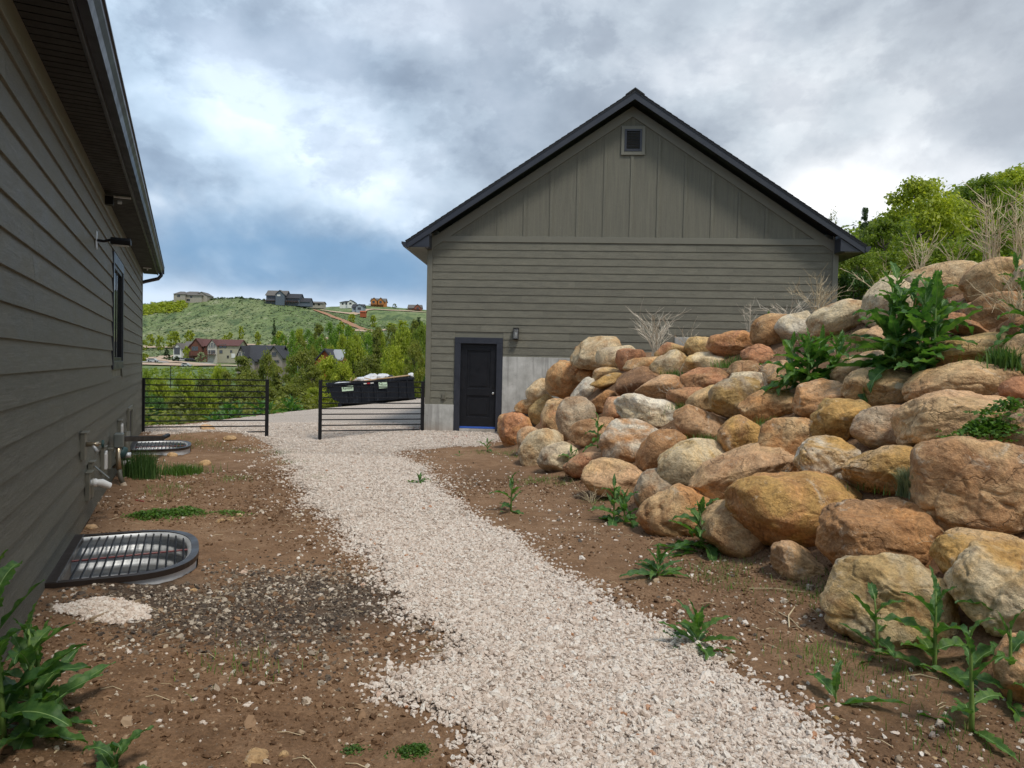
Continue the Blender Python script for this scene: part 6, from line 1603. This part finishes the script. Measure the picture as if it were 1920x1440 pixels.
# ------------------------------------------------------------------ far houses, drawn up in metres from their place in the view
HM = {}
def hm(name, col, rough=.8):
    if name not in HM: plain('far_' + name, col, rough, var=.08, nscale=.5); HM[name] = MAT['far_' + name]
    return HM[name]
for nm, col in dict(beige=(.36, .34, .25), cream=(.5, .48, .42), tan=(.36, .33, .28), brown=(.14, .055, .035), darkbrown=(.10, .05, .035), greytan=(.27, .235, .205), blue=(.10, .125, .16), greyblue=(.27, .33, .38), white=(.68, .68, .66), log=(.50, .20, .05), redlog=(.30, .10, .06), orange=(.42, .10, .035), roofred=(.11, .045, .04), roofblack=(.035, .037, .045), roofgrey=(.13, .12, .11), roofmetal=(.30, .32, .33), stone=(.30, .24, .2), shed=(.33, .08, .03)).items(): hm(nm, col)
def far_house(label, Yd, blocks, wins=(), extra=(), name='house', cat='house', drop=2.0):
    """blocks: x0,x1,ybase,yeave,yridge,kind,depth,setback,wall,roof (pixels of the photograph at distance Yd)"""
    x0 = min(b[0] for b in blocks); x1 = max(b[1] for b in blocks); yb = max(b[2] for b in blocks)
    o_ = at((x0 + x1) / 2, yb, Yd)
    r = empty(name, o_, 0, label=label, cat=cat)
    def P(px, py, d=0.0):
        q = at(px, py, Yd) - o_; return (q.x, q.y + d, q.z)
    for (a, b, yb_, ye, yr, kd, dep, sb, wl, rf) in blocks:
        A = P(a, yb_); Bq = P(b, yb_); E = P(a, ye)[2]; Rg = P((a + b) / 2, yr)[2]; xa, xb, zb_ = A[0], Bq[0], A[2] - drop
        mid = (xa + xb) / 2; m = MB(); rm = MB(); ov = .035 * (xb - xa) + .25
        if kd == 'front':
            m.prism([(xa, zb_), (xb, zb_), (xb, E), (mid, Rg), (xa, E)], sb, sb + dep, 'y')
            sl_ = (Rg - E) / (mid - xa); th = .28
            for s in (-1, 1):
                rm.prism([(mid, Rg + .02), (mid + s * (mid - xa + ov), E - ov * sl_ + .02), (mid + s * (mid - xa + ov), E - ov * sl_ + th), (mid, Rg + th + .05)], sb - .5, sb + dep + .4, 'y')
        elif kd == 'side':
            m.prism([(sb, zb_), (sb + dep, zb_), (sb + dep, E), (sb + dep / 2, Rg), (sb, E)], xa, xb, 'x')
            sl_ = (Rg - E) / (dep / 2)
            for (y0, s) in ((sb, -1), (sb + dep, 1)):
                rm.prism([(sb + dep / 2, Rg + .02), (y0 + s * ov, E - ov * sl_ + .02), (y0 + s * ov, E - ov * sl_ + .25), (sb + dep / 2, Rg + .28)], xa - ov, xb + ov, 'x')
        elif kd == 'hip':
            m.box(xa, xb, sb, sb + dep, zb_, E)
            i = min(dep / 2, (xb - xa) * .3); e0, e1, f0, f1 = xa - ov, xb + ov, sb - ov, sb + dep + ov
            rm.add([(e0, f0, E), (e1, f0, E), (e1, f1, E), (e0, f1, E), (xa + i, sb + dep / 2, Rg), (xb - i, sb + dep / 2, Rg)], [(0, 1, 5, 4), (1, 2, 5), (2, 3, 4, 5), (3, 0, 4), (3, 2, 1, 0)])
        else:
            m.box(xa, xb, sb, sb + dep, zb_, E); rm.box(xa - .2, xb + .2, sb - .2, sb + dep, E + .01, E + .25)
        m.build('wall', HM[wl], r); rm.build('roof', HM[rf], r)
    for (a, b, y0, y1, sb, kd) in wins:
        A = P(a, y1); Bq = P(b, y0); d = sb - .14
        if kd in ('win', 'tall'):
            f = MB(); fw = .12
            f.box(A[0] - fw, Bq[0] + fw, d, d + .12, A[2] - fw, A[2]); f.box(A[0] - fw, Bq[0] + fw, d, d + .12, Bq[2], Bq[2] + fw); f.box(A[0] - fw, A[0], d, d + .12, A[2], Bq[2]); f.box(Bq[0], Bq[0] + fw, d, d + .12, A[2], Bq[2])
            mm_ = (A[0] + Bq[0]) / 2; f.box(mm_ - .05, mm_ + .05, d, d + .1, A[2], Bq[2])
            w__ = f.build('window', HM['roofgrey' if kd == 'win' else 'cream'], r); MB().box(A[0], Bq[0], d + .05, d + .1, A[2], Bq[2]).build('pane', MAT['window_glass'], w__)
        elif kd == 'door': MB().box(A[0], Bq[0], d, d + .12, A[2], Bq[2]).build('garage_door', HM['white'], r)
        elif kd == 'deck':
            f = MB(); f.box(A[0], Bq[0], d - 2.2, d, A[2], A[2] + .25)
            f.box(A[0], Bq[0], d - 2.2, d - 2.1, A[2] + 1.1, A[2] + 1.2)
            n_ = max(2, int((Bq[0] - A[0]) / 1.5))
            for k in range(n_ + 1):
                x = A[0] + (Bq[0] - A[0]) * k / n_; f.box(x - .06, x + .06, d - 2.2, d - 2.08, A[2] - 2.2, A[2] + 1.1)
            f.build('deck', HM['darkbrown'], r)
        elif kd == 'chim': MB().box(A[0], Bq[0], sb, sb + 1.2, A[2], Bq[2]).build('chimney', HM['stone'], r)
    return r
far_house('white and grey double garage at the left of the valley houses', 345, [(325, 340, 669, 653, 644, 'front', 9, 0, 'white', 'roofgrey'), (334, 357, 666, 650, 640, 'side', 9, 5, 'greytan', 'roofgrey')], [(327, 332, 652, 664, 0, 'win'), (333, 337, 652, 664, 0, 'win')])
far_house('dark brown wooden house with red brown roof in the valley', 335, [(345, 358, 672, 655, 646, 'front', 8, 3, 'darkbrown', 'roofred'), (357, 378, 672, 648, 635, 'front', 12, 0, 'brown', 'roofred'), (372, 393, 671, 648, 636, 'side', 10, 2, 'brown', 'roofred')],
          [(360, 365, 650, 657, 0, 'win'), (366, 371, 650, 657, 0, 'win'), (375, 379, 652, 657, 2, 'win'), (385, 389, 652, 656, 2, 'win'), (357, 374, 664, 667, 0, 'deck')])
far_house('beige two storey house with red brown roof in the valley', 325, [(391, 408, 674, 648, 637, 'front', 11, -1, 'cream', 'roofred'), (405, 447, 672, 647, 637, 'side', 10, 0, 'beige', 'roofred')],
          [(393, 396, 645, 652, -1, 'tall'), (397, 401, 643, 652, -1, 'tall'), (402, 405, 645, 652, -1, 'tall'), (393, 396, 657, 662, -1, 'win'), (398, 401, 657, 663, -1, 'win'), (402, 405, 657, 662, -1, 'win'), (412, 417, 646, 652, 0, 'win'), (419, 424, 646, 652, 0, 'win'), (412, 417, 657, 662, 0, 'win'), (432, 435, 657, 661, 0, 'win'), (434, 441, 663, 671, 0, 'door'), (426, 429, 667, 671, 0, 'win'), (389, 407, 663, 665, -1, 'deck')])
far_house('grey tan house with steep black roof behind the dark olive tree', 210, [(449, 465, 690, 668, 650, 'front', 9, -2, 'greytan', 'roofblack'), (456, 520, 690, 672, 648, 'side', 11, 0, 'greytan', 'roofblack'), (501, 532, 705, 669, 650, 'front', 10, -1.5, 'greytan', 'roofblack'), (468, 484, 690, 677, 670, 'front', 4, -3, 'greytan', 'roofblack')],
          [(453, 457, 660, 672, -2, 'tall'), (459, 463, 662, 672, -2, 'tall'), (514, 521, 661, 667, -1.5, 'win'), (518, 526, 676, 679, -1.5, 'win'), (508, 514, 684, 688, -1.5, 'win'), (518, 523, 695, 702, -1.5, 'win')])
far_house('orange wooden barn with grey metal roof among the lime trees', 120, [(588, 630, 690, 681, 657, 'front', 8, 0, 'orange', 'roofblack'), (616, 634, 690, 674, 657, 'side', 6, 2.0, 'orange', 'roofmetal')], [(615, 618, 661, 664, 0, 'win')])
far_house('beige house with hipped roof on the hilltop, leftmost', 550, [(329, 350, 562, 552, 546, 'hip', 11, -3, 'tan', 'roofgrey'), (335, 378, 563, 553, 545, 'hip', 13, 0, 'tan', 'roofgrey'), (365, 386, 561, 553, 547, 'front', 12, 2, 'tan', 'roofgrey')],
          [(336, 341, 554, 557, -3, 'win'), (347, 349, 554, 556, 0, 'win'), (357, 360, 555, 558, 0, 'win'), (348, 356, 561, 564, 0, 'win')])
far_house('large dark blue house on the hilltop, biggest there', 550, [(499, 535, 568, 553, 544, 'side', 12, 0, 'blue', 'roofgrey'), (519, 535, 568, 552, 545, 'front', 5, -3, 'blue', 'roofgrey'), (534, 561, 568, 558, 550, 'side', 11, 1, 'blue', 'roofblack'), (560, 579, 569, 565, 558, 'side', 9, 2, 'blue', 'roofblack')],
          [(522, 528, 553, 556, -3, 'door'), (502, 516, 554, 559, 0, 'win'), (537, 558, 560, 564, 1, 'win'), (497, 519, 562, 564, 0, 'deck'), (536, 560, 564, 566, 1, 'deck')])
far_house('small grey brown garage on the hilltop right of the dark blue house', 580, [(580, 605, 573, 568, 565, 'side', 10, 0, 'tan', 'roofgrey')], [(587, 590, 569, 572, 0, 'win'), (596, 600, 569, 572, 0, 'win')])
far_house('white house with dark roof on the saddle', 660, [(637, 662, 574, 567, 563, 'hip', 13, 0, 'white', 'roofblack'), (652, 665, 574, 567, 563, 'front', 10, -2, 'white', 'roofblack')], [(641, 644, 568, 571, 0, 'win'), (648, 651, 568, 571, 0, 'win'), (656, 660, 568, 571, -2, 'win')])
far_house('pale blue grey house on the saddle below the white one', 610, [(660, 681, 584, 576, 570, 'side', 10, 0, 'greyblue', 'roofblack'), (669, 682, 584, 575, 571, 'front', 8, -3, 'greyblue', 'roofblack')], [(663, 666, 577, 581, 0, 'win'), (672, 678, 577, 581, -3, 'win')])
far_house('tiny rust red shed below the pale blue house', 590, [(675, 685, 590, 585, 583, 'side', 5, 0, 'shed', 'shed')], name='shed', cat='shed')
far_house('orange log house on the ridge', 700, [(695, 722, 572, 565, 559, 'side', 11, 0, 'log', 'roofgrey'), (697, 708, 572, 564, 559, 'front', 5, -4, 'log', 'roofgrey'), (710, 720, 572, 564, 559, 'front', 5, -4, 'log', 'roofgrey')], [(700, 704, 565, 569, -4, 'win'), (713, 717, 565, 569, -4, 'win'), (694, 722, 571, 572, -4, 'deck')])
far_house('red brown cabin on the ridge beside the garage edge', 690, [(765, 789, 582, 577, 571, 'side', 11, 0, 'redlog', 'roofgrey'), (778, 789, 582, 576, 571, 'front', 5, -3, 'redlog', 'roofgrey')], [(768, 772, 577, 580, 0, 'win'), (782, 786, 577, 580, -3, 'win'), (763, 789, 580, 581, -3, 'deck')])
# roads and lots draped on the terrain
def ribbon(name, pts, wd, mat, lift=.25, y0=60, y1=1200):
    W3 = []
    for (px, py, Yd) in pts: x = (px - 960) / 1300 * Yd; W3.append(np.array([x, Yd]))
    P2 = []
    for a, b in zip(W3[:-1], W3[1:]):
        n_ = max(2, int(np.linalg.norm(b - a) / 4))
        for k in range(n_): P2.append(a + (b - a) * k / n_)
    P2.append(W3[-1]); v = []; f = []
    for i, p in enumerate(P2):
        d = P2[min(i + 1, len(P2) - 1)] - P2[max(i - 1, 0)]; d = d / (np.linalg.norm(d) + 1e-9); nn = np.array([-d[1], d[0]])
        wv = wd * (1 + .18 * math.sin(i * 1.3))
        for s in (-1, -.33, .33, 1):
            q = p + nn * wv / 2 * s; v.append((q[0], q[1], gzf(q[0], q[1]) + lift))
        if i:
            for k in range(3): b = (i - 1) * 4 + k; f.append((b, b + 1, b + 5, b + 4))
    return MB().add(v, f).build(name, MAT[mat], smooth=True, kind='structure')
ribbon('dirt_road', [(180, 0, 276), (270, 0, 280), (340, 0, 284), (400, 0, 288), (450, 0, 292), (500, 0, 300), (560, 0, 320)], 13, 'road_dirt', .5)
ribbon('side_road', [(400, 0, 288), (350, 0, 300), (310, 0, 318), (285, 0, 340), (310, 0, 362), (330, 0, 365)], 9, 'road_dirt', .55)
ribbon('parking_lot', [(250, 0, 300), (300, 0, 303), (400, 0, 306)], 12, 'lot_grey', .45)
ribbon('upper_road', [(180, 0, 415), (300, 0, 420), (400, 0, 425), (480, 0, 425), (560, 0, 430), (620, 0, 425)], 20, 'road_dirt', .9)
ribbon('hill_track', [(592, 0, 560), (620, 0, 548), (645, 0, 535), (665, 0, 510), (690, 0, 485)], 9, 'scar_dirt', .6)
ribbon('valley_road', [(660, 0, 480), (690, 0, 470), (712, 0, 480), (735, 0, 520)], 8, 'road_dirt', .6)
ribbon('ridge_road', [(600, 0, 600), (660, 0, 600), (690, 0, 640), (760, 0, 660), (800, 0, 665)], 9, 'road_dirt', .7)
# parked vehicles far away
def far_car(label, px, py, Yd, col, L=4.6, pick=False, yaw=0):
    p = at(px, py, Yd); p.z = gzf(p.x, p.y) + .55
    r = empty('parked_car', p, yaw, label=label, cat='car', group='vehicles parked by the valley houses')
    h = .75
    prof = [(-L / 2, .3), (L / 2, .3), (L / 2, h + .1), (L / 2 - .9, h + .2), (L / 2 - 1.5, h + .75), (-.6 if pick else -L / 2 + .5, h + .75), (-.9 if pick else -L / 2 + .1, h + .15), (-L / 2, h + .12)]
    MB().prism(prof, -.9, .9, 'y').build('body', hm(col, {'white': (.68, .68, .66), 'carblack': (.02, .02, .025), 'carsilver': (.4, .42, .43)}[col]), r, bevel=.08)
    MB().prism([(L / 2 - 1.05, h + .25), (L / 2 - 1.55, h + .68), (-.5 if pick else -L / 2 + .7, h + .68), (-.6 if pick else -L / 2 + .45, h + .25)], -.92, .92, 'y').build('windows', MAT['window_glass'], r)
    for sx in (-L / 2 + .9, L / 2 - .9):
        for sy in (-.92, .72): MB().tube([(sx, sy, .34), (sx, sy + .2, .34)], .36, 14).build('wheel', MAT['black_metal'], r)
far_car('white car parked on the lot at the far left by the green bush', 287, 670, 298, 'carsilver')
far_car('black pickup parked before the white garage', 334, 670, 318, 'carblack', 5.4, True)
far_car('silver pickup parked before the dark brown house', 343, 671, 316, 'carsilver', 5.4, True)
far_car('black car parked under the dark brown house deck', 357, 672, 314, 'carblack')
far_car('small dark vehicle standing in the green meadow', 350, 692, 262, 'carsilver', 3.6)
p = at(320, 712, 150); r_ = empty('utility_pole', (p.x, p.y, gzf(p.x, p.y)), 0, label='thin dark post standing in the meadow', cat='post')
hh = at(320, 686, 150).z - gzf(p.x, p.y)
MB().tube([(0, 0, -.3), (0, 0, hh)], .09, 8).build('pole', MAT['black_metal'], r_); MB().box(-.25, .25, -.05, .05, hh, hh + .12).build('pole_head', MAT['black_metal'], r_)
